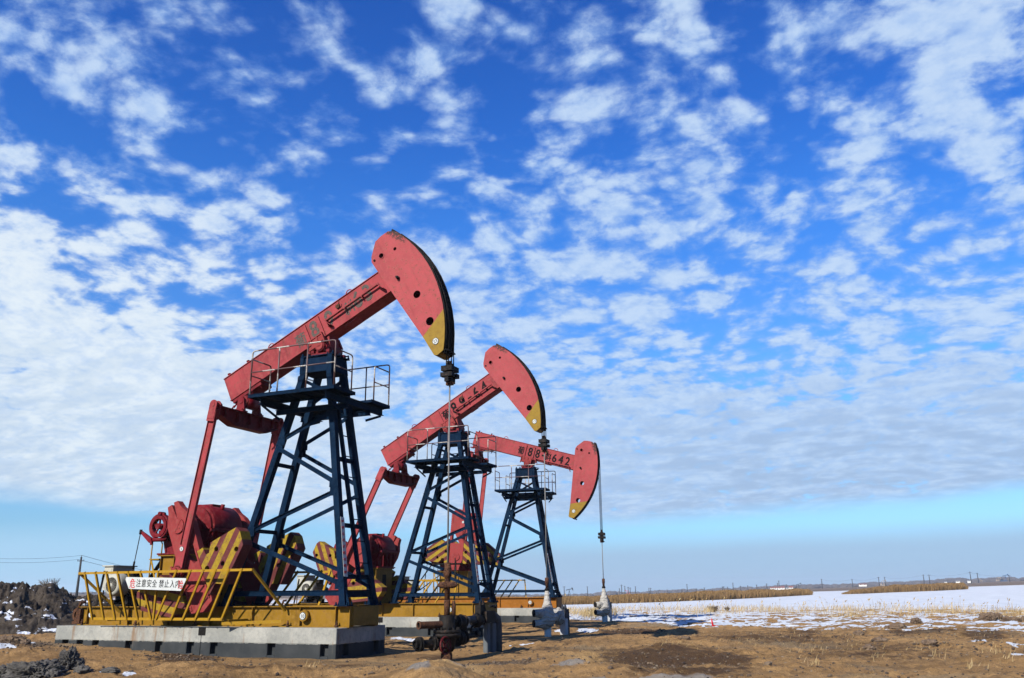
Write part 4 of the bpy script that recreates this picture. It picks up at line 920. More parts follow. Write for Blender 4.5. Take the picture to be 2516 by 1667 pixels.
def height(x, y):
    x = np.asarray(x, float); y = np.asarray(y, float); r = np.hypot(x, y); az = np.arctan2(x, y); u, v = to_px(x, y)
    front = sstep(y, 2, 6)
    e = far_elev(np.clip(az, -0.9, 0.9)) * front
    h = e*np.maximum(r-62, 0)
    near = sstep(r, 75, 45)
    h = h + near*((fbm(x*0.22, y*0.22, 3, 3)-0.5)*0.16 + (fbm(x*1.1, y*1.1, 4, 11)-0.5)*0.20 + (fbm(x*4.2, y*4.2, 4, 23, 0.6)-0.5)*0.125)
    h = h - 0.06*sstep(r, 26, 34)*near
    # soil banked against the rear of the nearest foundation
    lx, ly = jl(x, y, J1); h = h + 0.22*sstep(lx, -1.5, -7.5)*sstep(np.abs(ly+1.5), 7, 1.5)
    h = h + front*(0.36*gauss(u, v, 1070, 1692, 110, 46) + 0.10*gauss(u, v, 1460, 1640, 120, 18) + 0.12*gauss(u, v, 400, 1612, 90, 12)
                   + 0.16*gauss(u, v, 60, 1625, 130, 22) + 0.05*gauss(u, v, 1650, 1590, 200, 14) + 0.04*gauss(u, v, 1900, 1555, 160, 10) + 0.04*gauss(u, v, 2250, 1555, 200, 10)
                   - 0.08*gauss(u, v, 1650, 1625, 180, 18) + 0.10*gauss(u, v, 540, 1650, 150, 15))
    # level pads
    for J in (J1, J2, J3):
        lx, ly = jl(x, y, J); dd = np.hypot(np.maximum(np.abs(lx+2.0)-5.0, 0), np.maximum(np.abs(ly)-0.5, 0))
        lx0, _ = jl(x, y, J)
        tgt = J[0][2] + (0.22*sstep(lx0, -1.5, -7.5) if J is J1 else 0) + (fbm(x*2.2, y*2.2, 3, 5)-0.5)*0.06
        k = sstep(dd, 3.2, 0.9); h = h*(1-k) + tgt*k
        wx, wy = jl(x, y, J); d2 = np.hypot(wx-3.45, wy); k = sstep(d2, 2.4, 0.7); h = h*(1-k) + (J[0][2] - (0.06 if J is J1 else 0))*k
    return h
def build_ground():
    azs = np.concatenate([np.linspace(-180, -40, 50)[:-1], np.linspace(-40, -33, 16)[:-1], np.linspace(-33, 33, 1000), np.linspace(33, 40, 16)[1:], np.linspace(40, 180, 50)[1:-1]])*math.pi/180
    rs = [0.6, 1.5, 3, 5, 7, 9, 10.5, 12]
    while rs[-1] < 2600: rs.append(rs[-1]*(1.0085 if rs[-1] < 70 else 1.02))
    rs = np.array(rs); nA, nR = len(azs), len(rs)
    A, Rr = np.meshgrid(azs, rs); x = Rr*np.sin(A); y = Rr*np.cos(A); z = height(x, y)
    u, v = to_px(x, y, np.minimum(z, 0.3)*0); 
    front = sstep(y, 4, 8)
    n1 = fbm(x*0.35, y*0.9, 4, 41); n2 = fbm(x*1.7, y*3.2, 4, 51); n3 = fbm(x*0.05, y*0.12, 3, 61)
    lake = front*np.where(u > 1250, sstep(v, np.interp(u, [1250, 1400, 1700, 2000, 2300, 2516], [1499, 1505, 1500, 1501, 1497, 1500]) + 2 + (n1-0.5)*14, np.interp(u, [1250, 1400, 1700, 2000, 2300, 2516], [1499, 1505, 1500, 1501, 1497, 1500]) - 4 + (n1-0.5)*14), 0)
    lim = np.interp(u, [1350, 1480, 1600, 1750, 2000, 2300, 2516], [1524, 1528, 1534, 1543, 1555, 1556, 1562])
    zone = front*np.where(u > 1330, sstep(v, lim+4, lim-14), 0)*(1-lake)
    patch = zone*sstep(n2*0.65+n1*0.35 + np.interp(u, [1400, 1900, 2516], [0.16, 0.05, -0.02]) + sstep(v, 1545, 1505)*0.05, 0.53, 0.60)
    spots = np.zeros_like(u)
    for cu, cv, ru, rv in [(990,1568,48,5),(1010,1572,30,3),(1285,1583,45,3),(1376,1546,18,2.5),(1445,1546,32,3.5),(1480,1562,20,1.6),(30,1524,45,4),(240,1656,60,5),(70,1604,16,3),(10,1622,25,6),(320,1664,25,5),(2405,1578,22,3.0),(2495,1586,30,6),(20,1660,30,6),(35,1606,20,4),(2490,1606,40,3)]:
        spots = np.maximum(spots, gauss(u, v, cu, cv, ru, rv))
    spots = front*sstep(spots + (n2-0.5)*0.7, 0.45, 0.6)
    # farther land: left of the lake and beyond it
    dist_snow = front*sstep(Rr, 60, 90)*sstep(u, 1250, 900)*sstep(n3+n1*0.5, 0.6, 0.8)
    shore = front*np.where(u > 1985, sstep(v, np.interp(u, [1985, 2100, 2330, 2390, 2516], [1449, 1444, 1436, 1437, 1433.5]), np.interp(u, [1985, 2100, 2330, 2390, 2516], [1449, 1444, 1436, 1437, 1433.5])-1), sstep(v, 1476, 1472))
    shore = np.where(front > 0.5, sstep(Rr, 300, 340), 0)
    snow = np.clip(np.maximum.reduce([lake, patch, spots, dist_snow*0.8]), 0, 1)*(1-shore)
    dark = np.zeros_like(u)  # dark patches laid into the soil colour
    for cu, cv, ru, rv, a in [(1550,1549,70,8,1),(1660,1618,190,22,.9),(1700,1650,160,14,.7),(455,1622,80,14,.8),(1350,1598,90,7,.4),(600,1652,120,12,.5),(1900,1570,260,14,.45),(2150,1600,300,25,.35),(2420,1560,90,20,.5),(880,1640,120,12,.4),(1240,1628,70,7,.9),(1500,1600,60,5,.5),(1080,1612,60,5,.6),(1960,1555,60,5,.8),(2270,1555,110,6,.7),(40,1610,90,12,.6),(720,1618,200,8,.3)]:
        dark = np.maximum(dark, a*gauss(u, v, cu, cv, ru, rv))
    dark = front*np.clip(dark*(0.55+0.9*n2), 0, 1)
    sand = np.zeros_like(u)
    for cu, cv, ru, rv, a in [(1090,1655,130,34,1),(1460,1620,120,24,.8),(250,1585,180,16,.5),(760,1600,200,12,.4),(1350,1600,130,12,.4),(1240,1545,150,10,.5),(320,1640,150,15,.4)]:
        sand = np.maximum(sand, a*gauss(u, v, cu, cv, ru, rv))
    sand = front*sand
    pale = front*sstep(np.maximum.reduce([gauss(u, v, 1125, 1664, 36, 10), gauss(u, v, 1030, 1690, 34, 10), gauss(u, v, 1590, 1668, 200, 5), gauss(u, v, 1400, 1640, 40, 6)]) + (n2-0.5)*0.9, 0.45, 0.62)
    me = bpy.data.meshes.new('ground'); nv = nA*nR
    co = np.stack([x, y, z], -1).reshape(-1, 3)
    me.vertices.add(nv+1); me.vertices.foreach_set('co', np.concatenate([co, [[0, 0, float(z[0].mean())]]]).ravel())
    idx = np.arange(nv).reshape(nR, nA); nxt = np.roll(idx, -1, axis=1)
    q = np.stack([idx[:-1], nxt[:-1], nxt[1:], idx[1:]], -1)[..., ::-1].reshape(-1, 4)
    tri = np.stack([np.full(nA, nv), nxt[0], idx[0]], -1)[..., ::-1]
    loops = np.concatenate([q.ravel(), tri.ravel()]); me.loops.add(len(loops)); me.loops.foreach_set('vertex_index', loops)
    st = np.concatenate([np.arange(len(q))*4, len(q)*4 + np.arange(nA)*3]); me.polygons.add(len(st)); me.polygons.foreach_set('loop_start', st)
    me.polygons.foreach_set('use_smooth', np.ones(len(st), bool)); me.update(calc_edges=True)
    for nm, arr in (('snow', snow), ('dark_patch', dark), ('sand', sand), ('pale', pale), ('shore', shore)):
        at = me.attributes.new(nm, 'FLOAT', 'POINT'); at.data.foreach_set('value', np.append(arr.ravel(), 0.0).astype(np.float32))
    m, t, b = base_mat('bare_ground')
    geo = t.new('ShaderNodeNewGeometry'); P_ = geo.outputs['Position']
    at = lambda n: t.new('ShaderNodeAttribute', attribute_name=n).outputs['Fac']
    n1 = t.noise(P_, 0.5, 6.0, 0.62); n2 = t.noise(P_, 3.2, 7.0, 0.68); n3 = t.noise(P_, 17.0, 6.0, 0.72); n4 = t.noise(P_, 60.0, 4.0, 0.7)
    c = t.mix(t.ss(n1, 0.35, 0.65), (0.33, 0.215, 0.110), (0.46, 0.31, 0.165))
    c = t.mix(t.ss(n2, 0.42, 0.70), c, (0.235, 0.15, 0.078)); c = t.mix(t.ss(n3, 0.45, 0.75, 0, 0.6), c, (0.16, 0.10, 0.052))
    c = t.mix(t.ss(t.math('ADD', at('sand'), t.math('MULTIPLY', n2, 0.5)), 0.5, 1.0, 0, 0.85), c, t.mix(n3, (0.46, 0.32, 0.165), (0.60, 0.435, 0.245)))
    c = t.mix(t.ss(t.math('ADD', at('dark_patch'), t.math('MULTIPLY', t.math('SUBTRACT', n2, 0.5), 0.8)), 0.12, 0.5, 0, 0.95), c, t.mix(n3, (0.045, 0.025, 0.014), (0.10, 0.062, 0.035)))
    c = t.mix(t.ss(n4, 0.66, 0.72, 0, 0.8), c, (0.42, 0.34, 0.24)); c = t.mix(t.ss(n4, 0.36, 0.30, 0, 0.7), c, (0.07, 0.045, 0.03))
    gp = t.ss(t.noise(t.vmath('ADD', P_, (40, 3, 0)), 0.25, 4.0, 0.6), 0.55, 0.68, 0, 0.6); c = t.mix(gp, c, (0.22, 0.20, 0.17))
    pb = t.noise(t.vmath('MULTIPLY', P_, (0.30, 0.65, 0.3)), 1.0, 6.0, 0.65); c = t.mix(t.ss(pb, 0.48, 0.66, 0, 0.62), c, t.mix(n3, (0.085, 0.055, 0.032), (0.17, 0.115, 0.068)))
    c = t.vmath('MULTIPLY', c, (1.13, 1.0, 0.74))
    c = t.mix(t.math('MULTIPLY', at('pale'), 0.8), c, t.mix(n3, (0.22, 0.21, 0.19), (0.36, 0.35, 0.32)))
    sm = t.ss(t.math('ADD', at('snow'), t.math('ADD', t.math('MULTIPLY', t.math('SUBTRACT', n2, 0.5), 0.55), t.math('MULTIPLY', t.math('SUBTRACT', n3, 0.5), 0.45))), 0.46, 0.54)
    sn = t.mix(t.ss(n1, 0.35, 0.7), (0.54, 0.575, 0.61), (0.70, 0.73, 0.76))
    c = t.mix(sm, c, sn)
    shc = t.mix(t.ss(n1, 0.4, 0.6), (0.13, 0.095, 0.07), (0.20, 0.145, 0.095)); c = t.mix(at('shore'), c, shc)
    t.basecol(b, c); t.put(b.inputs['Roughness'], t.math('SUBTRACT', 0.97, t.math('MULTIPLY', sm, 0.35))); b.inputs['Specular IOR Level'].default_value = 0.15
    bp = t.new('ShaderNodeBump'); bp.inputs['Strength'].default_value = 1.0; bp.inputs['Distance'].default_value = 0.085
    hh = t.math('ADD', t.math('MULTIPLY', n2, 1.0), t.math('ADD', t.math('MULTIPLY', n3, 0.8), t.math('MULTIPLY', n4, 0.35)))
    hh = t.math('MULTIPLY', hh, t.math('SUBTRACT', 1.0, t.math('MULTIPLY', sm, 0.75)))
    t.l.new(hh, bp.inputs['Height']); t.l.new(bp.outputs[0], b.inputs['Normal'])
    o = link('ground', me, m); props(o, kind='structure')
build_ground()
def gz(x, y): return float(height(np.array([x]), np.array([y]))[0])

# dark heap of dug soil at the left, crusted with snow
def build_heap():
    U = np.linspace(-420, 420, 300); V = np.linspace(0, 1, 90); uu, vv = np.meshgrid(U, V)
    prof = np.interp(uu, [-420, -200, 0, 35, 53, 75, 95, 112, 135, 155, 170, 190, 215, 250, 300, 340, 420], [50, 76, 78, 77, 84, 76, 76, 78, 73, 63, 54, 50, 55, 48, 36, 22, 0])
    r = 38 + vv*24; d0 = [ray(a, 1450) for a in U]; az = np.array([math.atan2(d.x, d.y) for d in d0])[None, :] + 0*vv
    bump = np.sin(np.clip(vv, 0, 1)*math.pi)**0.75
    x = r*np.sin(az); y = r*np.cos(az)
    H = prof/F_PX*49 * bump
    lump = (fbm(x*0.9, y*0.9, 5, 71, 0.6)-0.5)*1.15 + (np.abs(fbm(x*2.4, y*2.4, 4, 81, 0.6)-0.5))*-1.0 + 0.12
    z = height(x, y) - 0.15 + H*1.02 + lump*np.clip(H, 0, 1)*0.9
    me = bpy.data.meshes.new('dirt_heap'); nR, nA = uu.shape
    me.vertices.add(nR*nA); me.vertices.foreach_set('co', np.stack([x, y, z], -1).ravel())
    idx = np.arange(nR*nA).reshape(nR, nA); q = np.stack([idx[:-1, :-1], idx[:-1, 1:], idx[1:, 1:], idx[1:, :-1]], -1).reshape(-1, 4)
    me.loops.add(q.size); me.loops.foreach_set('vertex_index', q.ravel()); me.polygons.add(len(q)); me.polygons.foreach_set('loop_start', np.arange(len(q))*4)
    me.polygons.foreach_set('use_smooth', np.ones(len(q), bool)); me.update(calc_edges=True)
    m, t, b = base_mat('dug_clay'); geo = t.new('ShaderNodeNewGeometry'); P_ = geo.outputs['Position']
    n1 = t.noise(P_, 1.1, 6.0, 0.65); n2 = t.noise(P_, 5.0, 6.0, 0.7); n3 = t.noise(t.vmath('MULTIPLY', P_, (0.8, 0.8, 3.2)), 1.2, 5.0, 0.62)
    c = t.mix(t.ss(n1, 0.35, 0.65), (0.028, 0.022, 0.017), (0.078, 0.063, 0.048)); c = t.mix(t.ss(n2, 0.45, 0.7, 0, 0.7), c, (0.062, 0.048, 0.036))
    nz = t.sep(geo.outputs['Normal'])[2]; s_ = t.math('ADD', n3, t.math('ADD', t.math('MULTIPLY', nz, 0.20), t.math('MULTIPLY', t.math('SUBTRACT', n2, 0.5), 0.25)))
    c = t.mix(t.ss(s_, 0.785, 0.805), c, (0.72, 0.76, 0.82)); t.basecol(b, c); b.inputs['Roughness'].default_value = 0.95; b.inputs['Specular IOR Level'].default_value = 0.05
    bp = t.new('ShaderNodeBump'); bp.inputs['Strength'].default_value = 1.0; bp.inputs['Distance'].default_value = 0.15; t.l.new(t.math('ADD', n1, t.math('MULTIPLY', n2, 0.6)), bp.inputs['Height']); t.l.new(bp.outputs[0], b.inputs['Normal'])
    o = link('dirt_heap', me, m); props(o, 'dark snow-crusted heap of dug soil at the far left behind the foundation', 'dirt heap'); return m
CLAY = build_heap()

# loose clods on the ground
def clod_mesh(name, pieces):
    bm = bmesh.new()
    for (c, r, sq, seed) in pieces:
        b2 = bmesh.new(); bmesh.ops.create_icosphere(b2, subdivisions=6 if r > 0.16 else 4, radius=1.0)
        for v in b2.verts:
            p = v.co.copy(); n = mnoise.fractal(p*1.7 + Vector((seed, seed*2, 0)), 0.45, 2.3, 7) - 0.22*abs(mnoise.noise(p*5.0 + Vector((seed, 0, 0))))
            n2 = mnoise.noise(p*11.0 + Vector((seed, 0, seed)))*0.5
            v.co = Vector((p.x*sq[0], p.y*sq[1], p.z*sq[2]))*r*(1+0.42*n+0.14*n2) + Vector(c)
        me = bpy.data.meshes.new('tmp'); b2.to_mesh(me); b2.free(); bm.from_mesh(me); bpy.data.meshes.remove(me)
    for f in bm.faces: f.smooth = True
    me = bpy.data.meshes.new(name); bm.to_mesh(me); bm.free(); return me
def clod_mat(name, a, b_):
    m, t, b = base_mat(name); tc = t.new('ShaderNodeTexCoord'); oc = tc.outputs['Object']; n1 = t.noise(oc, 5, 6, 0.7); n2 = t.noise(oc, 30, 5, 0.7)
    c = t.mix(t.ss(n1, 0.35, 0.65), a, b_); c = t.mix(t.ss(n2, 0.55, 0.7, 0, 0.6), c, tuple(k*0.5 for k in a)); t.basecol(b, c); b.inputs['Roughness'].default_value = 0.95
    bp = t.new('ShaderNodeBump'); bp.inputs['Strength'].default_value = 0.9; bp.inputs['Distance'].default_value = 0.03; t.l.new(t.math('ADD', n1, n2), bp.inputs['Height']); t.l.new(bp.outputs[0], b.inputs['Normal']); return m
GREYCLOD = clod_mat('grey_clod', (0.045, 0.040, 0.035), (0.10, 0.092, 0.080)); BROWNCLOD = clod_mat('brown_clod', (0.10, 0.06, 0.035), (0.19, 0.13, 0.08))
def put_clod(u, v, r, sq, label, mat, zoff=-0.15, nsub=3, seed=1):
    x, y = ground_at(u, v); q = random.Random(seed)
    pcs = [((0, 0, 0), r, sq, seed)] + [((q.uniform(-1, 1)*r*sq[0]*1.1, q.uniform(-.6, .6)*r, -0.1*r), r*q.uniform(0.35, 0.6), (1, 1, .8), seed+k+3) for k in range(nsub)]
    o = link('dirt_clod', clod_mesh('dirt_clod', pcs), mat, None, (x, y, gz(x, y) + r*sq[2]*(1+zoff)*0.5)); props(o, label, 'dirt clod'); return o
put_clod(165, 1655, 0.19, (0.80, 0.9, 1.15), 'upright knobbly grey clod standing in the left foreground', GREYCLOD, 0.5, 2, 5)
put_clod(85, 1672, 0.30, (1.5, 1.1, 0.75), 'broad grey pile of frozen clods at the bottom left corner', GREYCLOD, 0.0, 6, 9)
put_clod(15, 1668, 0.24, (1.3, 1.0, 0.6), 'low grey clod cut off by the left edge of the picture', GREYCLOD, -.3, 3, 14)
put_clod(200, 1670, 0.11, (1.3, 1.0, 0.7), 'small grey clod right of the upright one', GREYCLOD, 0, 2, 19)
put_clod(270, 1670, 0.10, (1.6, 1.0, 0.6), 'flat grey clod by the snow strip at the bottom left', GREYCLOD, 0, 2, 29)
put_clod(20, 1612, 0.20, (1.9, 1.0, 0.7), 'brown earth bank at the left edge above the grey clods', BROWNCLOD, 0, 3, 24)
for k, (u, v, r, sx, lab) in enumerate([(2430, 1522, 0.30, 1.1, 'large brown clod at the right, rounded and tallest of its row'), (2452, 1518, 0.22, 0.7, 'pointed clod just right of the large brown one'), (2482, 1522, 0.20, 1.9, 'low ridge of brown clods near the right edge'), (2514, 1524, 0.22, 1.2, 'brown clod cut off by the right edge of the picture'),
        (2250, 1530, 0.17, 1.2, 'dark clod among the snow patches in the right middle ground'), (2112, 1564, 0.13, 1.1, 'dark round clod on the tan soil'), (2160, 1572, 0.12, 1.7, 'flattened dark clod right of the round one'), (2285, 1586, 0.14, 1.1, 'reddish brown clod in the right foreground'), (2135, 1596, 0.12, 0.9, 'spiky brown clod in the lower right foreground'), (1685, 1578, 0.07, 2.0, 'thin dark clod on the sand near the wrapped wellhead'), (2200, 1545, 0.15, 2.2, 'long brown earth ridge below the snow patches')]):
    put_clod(u, v, r, (sx, 1, 0.75), lab, BROWNCLOD, 0.1, 3, 40+k)
def mound_rock():
    x, y = ground_at(1120, 1640); return
def scatter_gravel():
    q = random.Random(3); bm = bmesh.new(); base = []
    for s_ in range(6):
        b2 = bmesh.new(); bmesh.ops.create_icosphere(b2, subdivisions=1, radius=1.0)
        base.append([[tuple(v.co*(1+0.45*mnoise.noise(v.co*1.5+Vector((s_*3, 0, 0))))) for v in b2.verts], [tuple(l.vert.index for l in f.loops) for f in b2.faces]]); b2.free()
    vs, fs = [], []; xs, ys, rs_ = [], [], []
    for k in range(9000):
        v = 1507 + (q.random()**0.75)*165; u = q.uniform(-30, 2546)
        if v < 1545 and (u < 1350 or q.random() < .6): continue
        x, y = ground_at(u, v); cl = vnoise(np.array([x*0.8]), np.array([y*0.8]), 91)[0]
        if q.random() > 0.15 + cl*1.0: continue
        xs.append(x); ys.append(y); rs_.append(0.005 + 0.030*q.random()**5 + (0.03 if q.random() < .006 else 0))
    for cu, cv, ru, rv, n in [(1550,1549,60,6,350),(1660,1618,170,18,260),(2200,1560,260,14,500),(2350,1590,160,16,300),(455,1622,80,10,250),(60,1612,80,10,250),(1240,1628,60,6,120),(1900,1570,200,12,300)]:
        for _ in range(n): x, y = ground_at(q.gauss(cu, ru*.7), q.gauss(cv, rv*.7)); xs.append(x); ys.append(y); rs_.append(0.010 + 0.034*q.random()**3.5)
    hz = height(np.array(xs), np.array(ys))
    for x, y, r, z in zip(xs, ys, rs_, hz):
        if any(abs(jl(x, y, J)[0]+2.9) < 4.3 and abs(jl(x, y, J)[1]) < 1.02 for J in (J1, J2, J3)): continue
        bvs, bfs = q.choice(base); a = q.uniform(0, 6.28); ca_, sa_ = math.cos(a), math.sin(a); b0 = len(vs); f1, f2 = q.uniform(0.7, 1.4), q.uniform(0.5, 0.9)
        for p in bvs: vs.append((x+r*(p[0]*ca_*f1-p[1]*sa_), y+r*(p[0]*sa_*f1+p[1]*ca_), z+r*0.35+r*p[2]*f2))
        fs += [tuple(b0+i for i in f) for f in bfs]
    me = bpy.data.meshes.new('gravel'); me.from_pydata(vs, [], fs)
    m, t, b = base_mat('crumbs'); geo = t.new('ShaderNodeNewGeometry'); t.basecol(b, t.ramp(geo.outputs['Random Per Island'], [(0, (0.03, 0.018, 0.011)), (0.6, (0.085, 0.055, 0.032)), (0.93, (0.14, 0.095, 0.055)), (1, (0.24, 0.19, 0.13))])); b.inputs['Roughness'].default_value = 0.95
    props(link('gravel', me, m), kind='stuff', label='loose crumbs of soil and stones strewn over the bare ground')
scatter_gravel()

# ------------------------------------------------------------------ grasses and reeds
def blades(name, items, mat, label):
    """items: x, y, z, height, width, lean vector, head size"""
    vs, fs = [], []
    for (x, y, z, h, w, lx, ly, a, hd) in items:
        b0 = len(vs); c_, s_ = math.cos(a)*w/2, math.sin(a)*w/2
        vs += [(x-c_, y-s_, z), (x+c_, y+s_, z), (x+lx*.45+c_*.7, y+ly*.45+s_*.7, z+h*.6), (x+lx*.45-c_*.7, y+ly*.45-s_*.7, z+h*.6), (x+lx, y+ly, z+h)]
        fs += [(b0, b0+1, b0+2, b0+3), (b0+3, b0+2, b0+4)]
        if hd > 0:
            b0 = len(vs); vs += [(x+lx*.85-c_*hd, y+ly*.85-s_*hd, z+h*.9), (x+lx*1.0, y+ly, z+h*.86), (x+lx*1.0+c_*hd, y+ly+s_*hd, z+h*.95), (x+lx*1.25, y+ly*1.2, z+h*1.06)]
            fs += [(b0, b0+1, b0+2, b0+3)]
    me = bpy.data.meshes.new(name); me.from_pydata(vs, [], fs); o = link(name, me, mat); props(o, label, kind='stuff'); return o
def straw(name, stops):
    m, t, b = base_mat(name); geo = t.new('ShaderNodeNewGeometry'); t.basecol(b, t.ramp(geo.outputs['Random Per Island'], stops)); b.inputs['Roughness'].default_value = 0.8
    b.inputs['Specular IOR Level'].default_value = 0.1; return m
STRAW = straw('dry_straw', [(0, (0.22, 0.14, 0.06)), (0.4, (0.40, 0.29, 0.13)), (0.8, (0.52, 0.40, 0.21)), (1, (0.20, 0.12, 0.07))])
REED = straw('winter_reed', [(0, (0.12, 0.07, 0.03)), (0.5, (0.20, 0.12, 0.048)), (0.85, (0.27, 0.17, 0.07)), (1, (0.16, 0.09, 0.045))])
def grass():
    q = random.Random(5); it = []; pts = []
    cl = [(q.uniform(1385, 2516), q.uniform(1497, 1522), q.uniform(8, 50), q.uniform(0.4, 1.0)) for _ in range(75)]
    for (cu, cv, w, dn) in cl:
        lim = np.interp(cu, [1385, 1700, 2100, 2516], [1512, 1508, 1514, 1520])
        if cv > lim+6: continue
        for _ in range(int(46*dn*w/25)): pts.append((q.gauss(cu, w*.55), q.gauss(cv-4, 2.4), 0.12+0.26*q.random()*dn, 0))
    for _ in range(2600): u = q.uniform(1385, 2520); pts.append((u, np.interp(u, [1385, 1700, 2100, 2516], [1504, 1499, 1501, 1506]) + q.gauss(0, 5.5), 0.08+0.24*q.random(), 0))
    for _ in range(260): u = q.uniform(1450, 2500); pts.append((u, np.interp(u, [1385, 1700, 2100, 2516], [1506, 1501, 1504, 1508]) + q.gauss(0, 5), 0.35+0.50*q.random()**1.6, 1))
    for _ in range(1100): pts.append((q.gauss(1462, 25), q.gauss(1510, 3), 0.2+0.3*q.random(), 0))
    for _ in range(160): pts.append((q.gauss(1745, 9), q.gauss(1503, 1.5), 0.2+0.3*q.random(), 0))
    for _ in range(700): u = q.uniform(1600, 2516); pts.append((u, q.uniform(1530, 1600), 0.03+0.08*q.random(), 0))
    for cu, cv in [(2150,1612),(2440,1600),(2460,1606),(2390,1640),(2480,1622),(2300,1608),(2010,1600),(1990,1632),(760,1640)]:
        for _ in range(14): pts.append((q.gauss(cu, 14), q.gauss(cv, 4), 0.05+0.13*q.random(), 0))
    P_ = np.array([ground_at(u, v) for u, v, _, _ in pts]); Z = height(P_[:, 0], P_[:, 1])
    for (u, v, h, tall), (x, y), z in zip(pts, P_, Z):
        if not (5 < math.hypot(x, y) < 200): continue
        r = math.hypot(x, y); it.append((x, y, z-0.01, h, (0.010 if not tall else 0.013)*max(1, r/38), q.gauss(0.05, h*.28), q.gauss(0, h*.2), q.uniform(-.6, .6), 3.0 if tall and q.random() < .7 else 0))
    blades('dry_grass', it, STRAW, 'dry yellow grass along the edge of the frozen lake')
    # straw litter lying about
    lit = []
    for _ in range(2600):
        u = q.uniform(1500, 2516) if q.random() < .85 else q.uniform(0, 1500); v = 1548 + 118*q.random(); x, y = ground_at(u, v); lit.append((x, y))
    Z = height(np.array(lit)[:, 0], np.array(lit)[:, 1]); L2_ = []
    for (x, y), z in zip(lit, Z): L2_.append((x, y, z+0.012, 0.012+0.015*q.random(), 0.006, q.gauss(0, 0.10), q.gauss(0, 0.05), q.uniform(0, 3), 0))
    blades('straw_litter', L2_, STRAW, 'bits of straw lying on the tan soil')
grass()
def reed_band(name, ub, vb, vt, n, depth, label, seed):
    q = random.Random(seed); it = []; hs = []
    xs, ys, rr = [], [], []
    for _ in range(n):
        u = q.uniform(ub[0], ub[-1]); v = np.interp(u, ub, vb); k = q.random()
        x0, y0 = ground_at(u, v)
        # the plain is not flat out there: step along the ray to its surface
        r = math.hypot(x0, y0); az = math.atan2(x0, y0)
        r1 = RB(u, v); r = r1*(1 + depth*k); xs.append(r*math.sin(az)); ys.append(r*math.cos(az)); rr.append((u, v, r, r1, k))
    Z = height(np.array(xs), np.array(ys))
    for x, y, z, (u, v, r, r1, k) in zip(xs, ys, Z, rr):
        top = np.interp(u, ub, vt); H = max(0.3, (v - top)/F_PX*r1*1.0)
        ed = min(1, (ub[-1]-u)/14+.25, (u-ub[0])/30+.15) if ub[0] > 1500 else min(1, (ub[-1]-u)/14+.35)
        h = H*(0.50+0.44*q.random()**0.7)*ed*(0.86+0.28*vnoise(np.array([u/22.0]), np.array([1.5]), 3)[0])
        it.append((x, y, z-0.05, h, 0.05*r/110, q.gauss(0.06, 0.10), q.gauss(0, 0.08), q.uniform(-.5, .5), 1.6 if q.random() < .35 else 0))
    blades(name, it, REED, label)
def RB(u, v):
    """distance at which the plain meets this line of sight"""
    d = ray(u, v); az = math.atan2(d.x, d.y); s_ = d.z/math.hypot(d.x, d.y); e = float(far_elev(np.array([az]))[0])
    # CAM_H + s r = e (r-62)
    r = CAM_H/(-s_) if s_ < 0 else 400
    if r > 62: r = (CAM_H + 62*e)/(e - s_) if e - s_ > 1e-4 else 400
    return min(max(r, 40), 600)
reed_band('reed_bed', [900, 1380, 1600, 1800, 1900, 1996], [1490, 1487, 1481, 1473, 1468, 1462.5], [1466, 1466, 1459, 1451, 1449, 1447.5], 60000, 0.30, 'long brown reed bed standing in the snow of the lake', 1)
reed_band('reed_bed', [2068, 2120, 2200, 2300, 2378], [1461, 1459.5, 1456, 1452.5, 1448.5], [1455, 1448, 1440, 1436, 1433.5], 26000, 0.22, 'shorter brown reed bed farther right on the lake', 2)

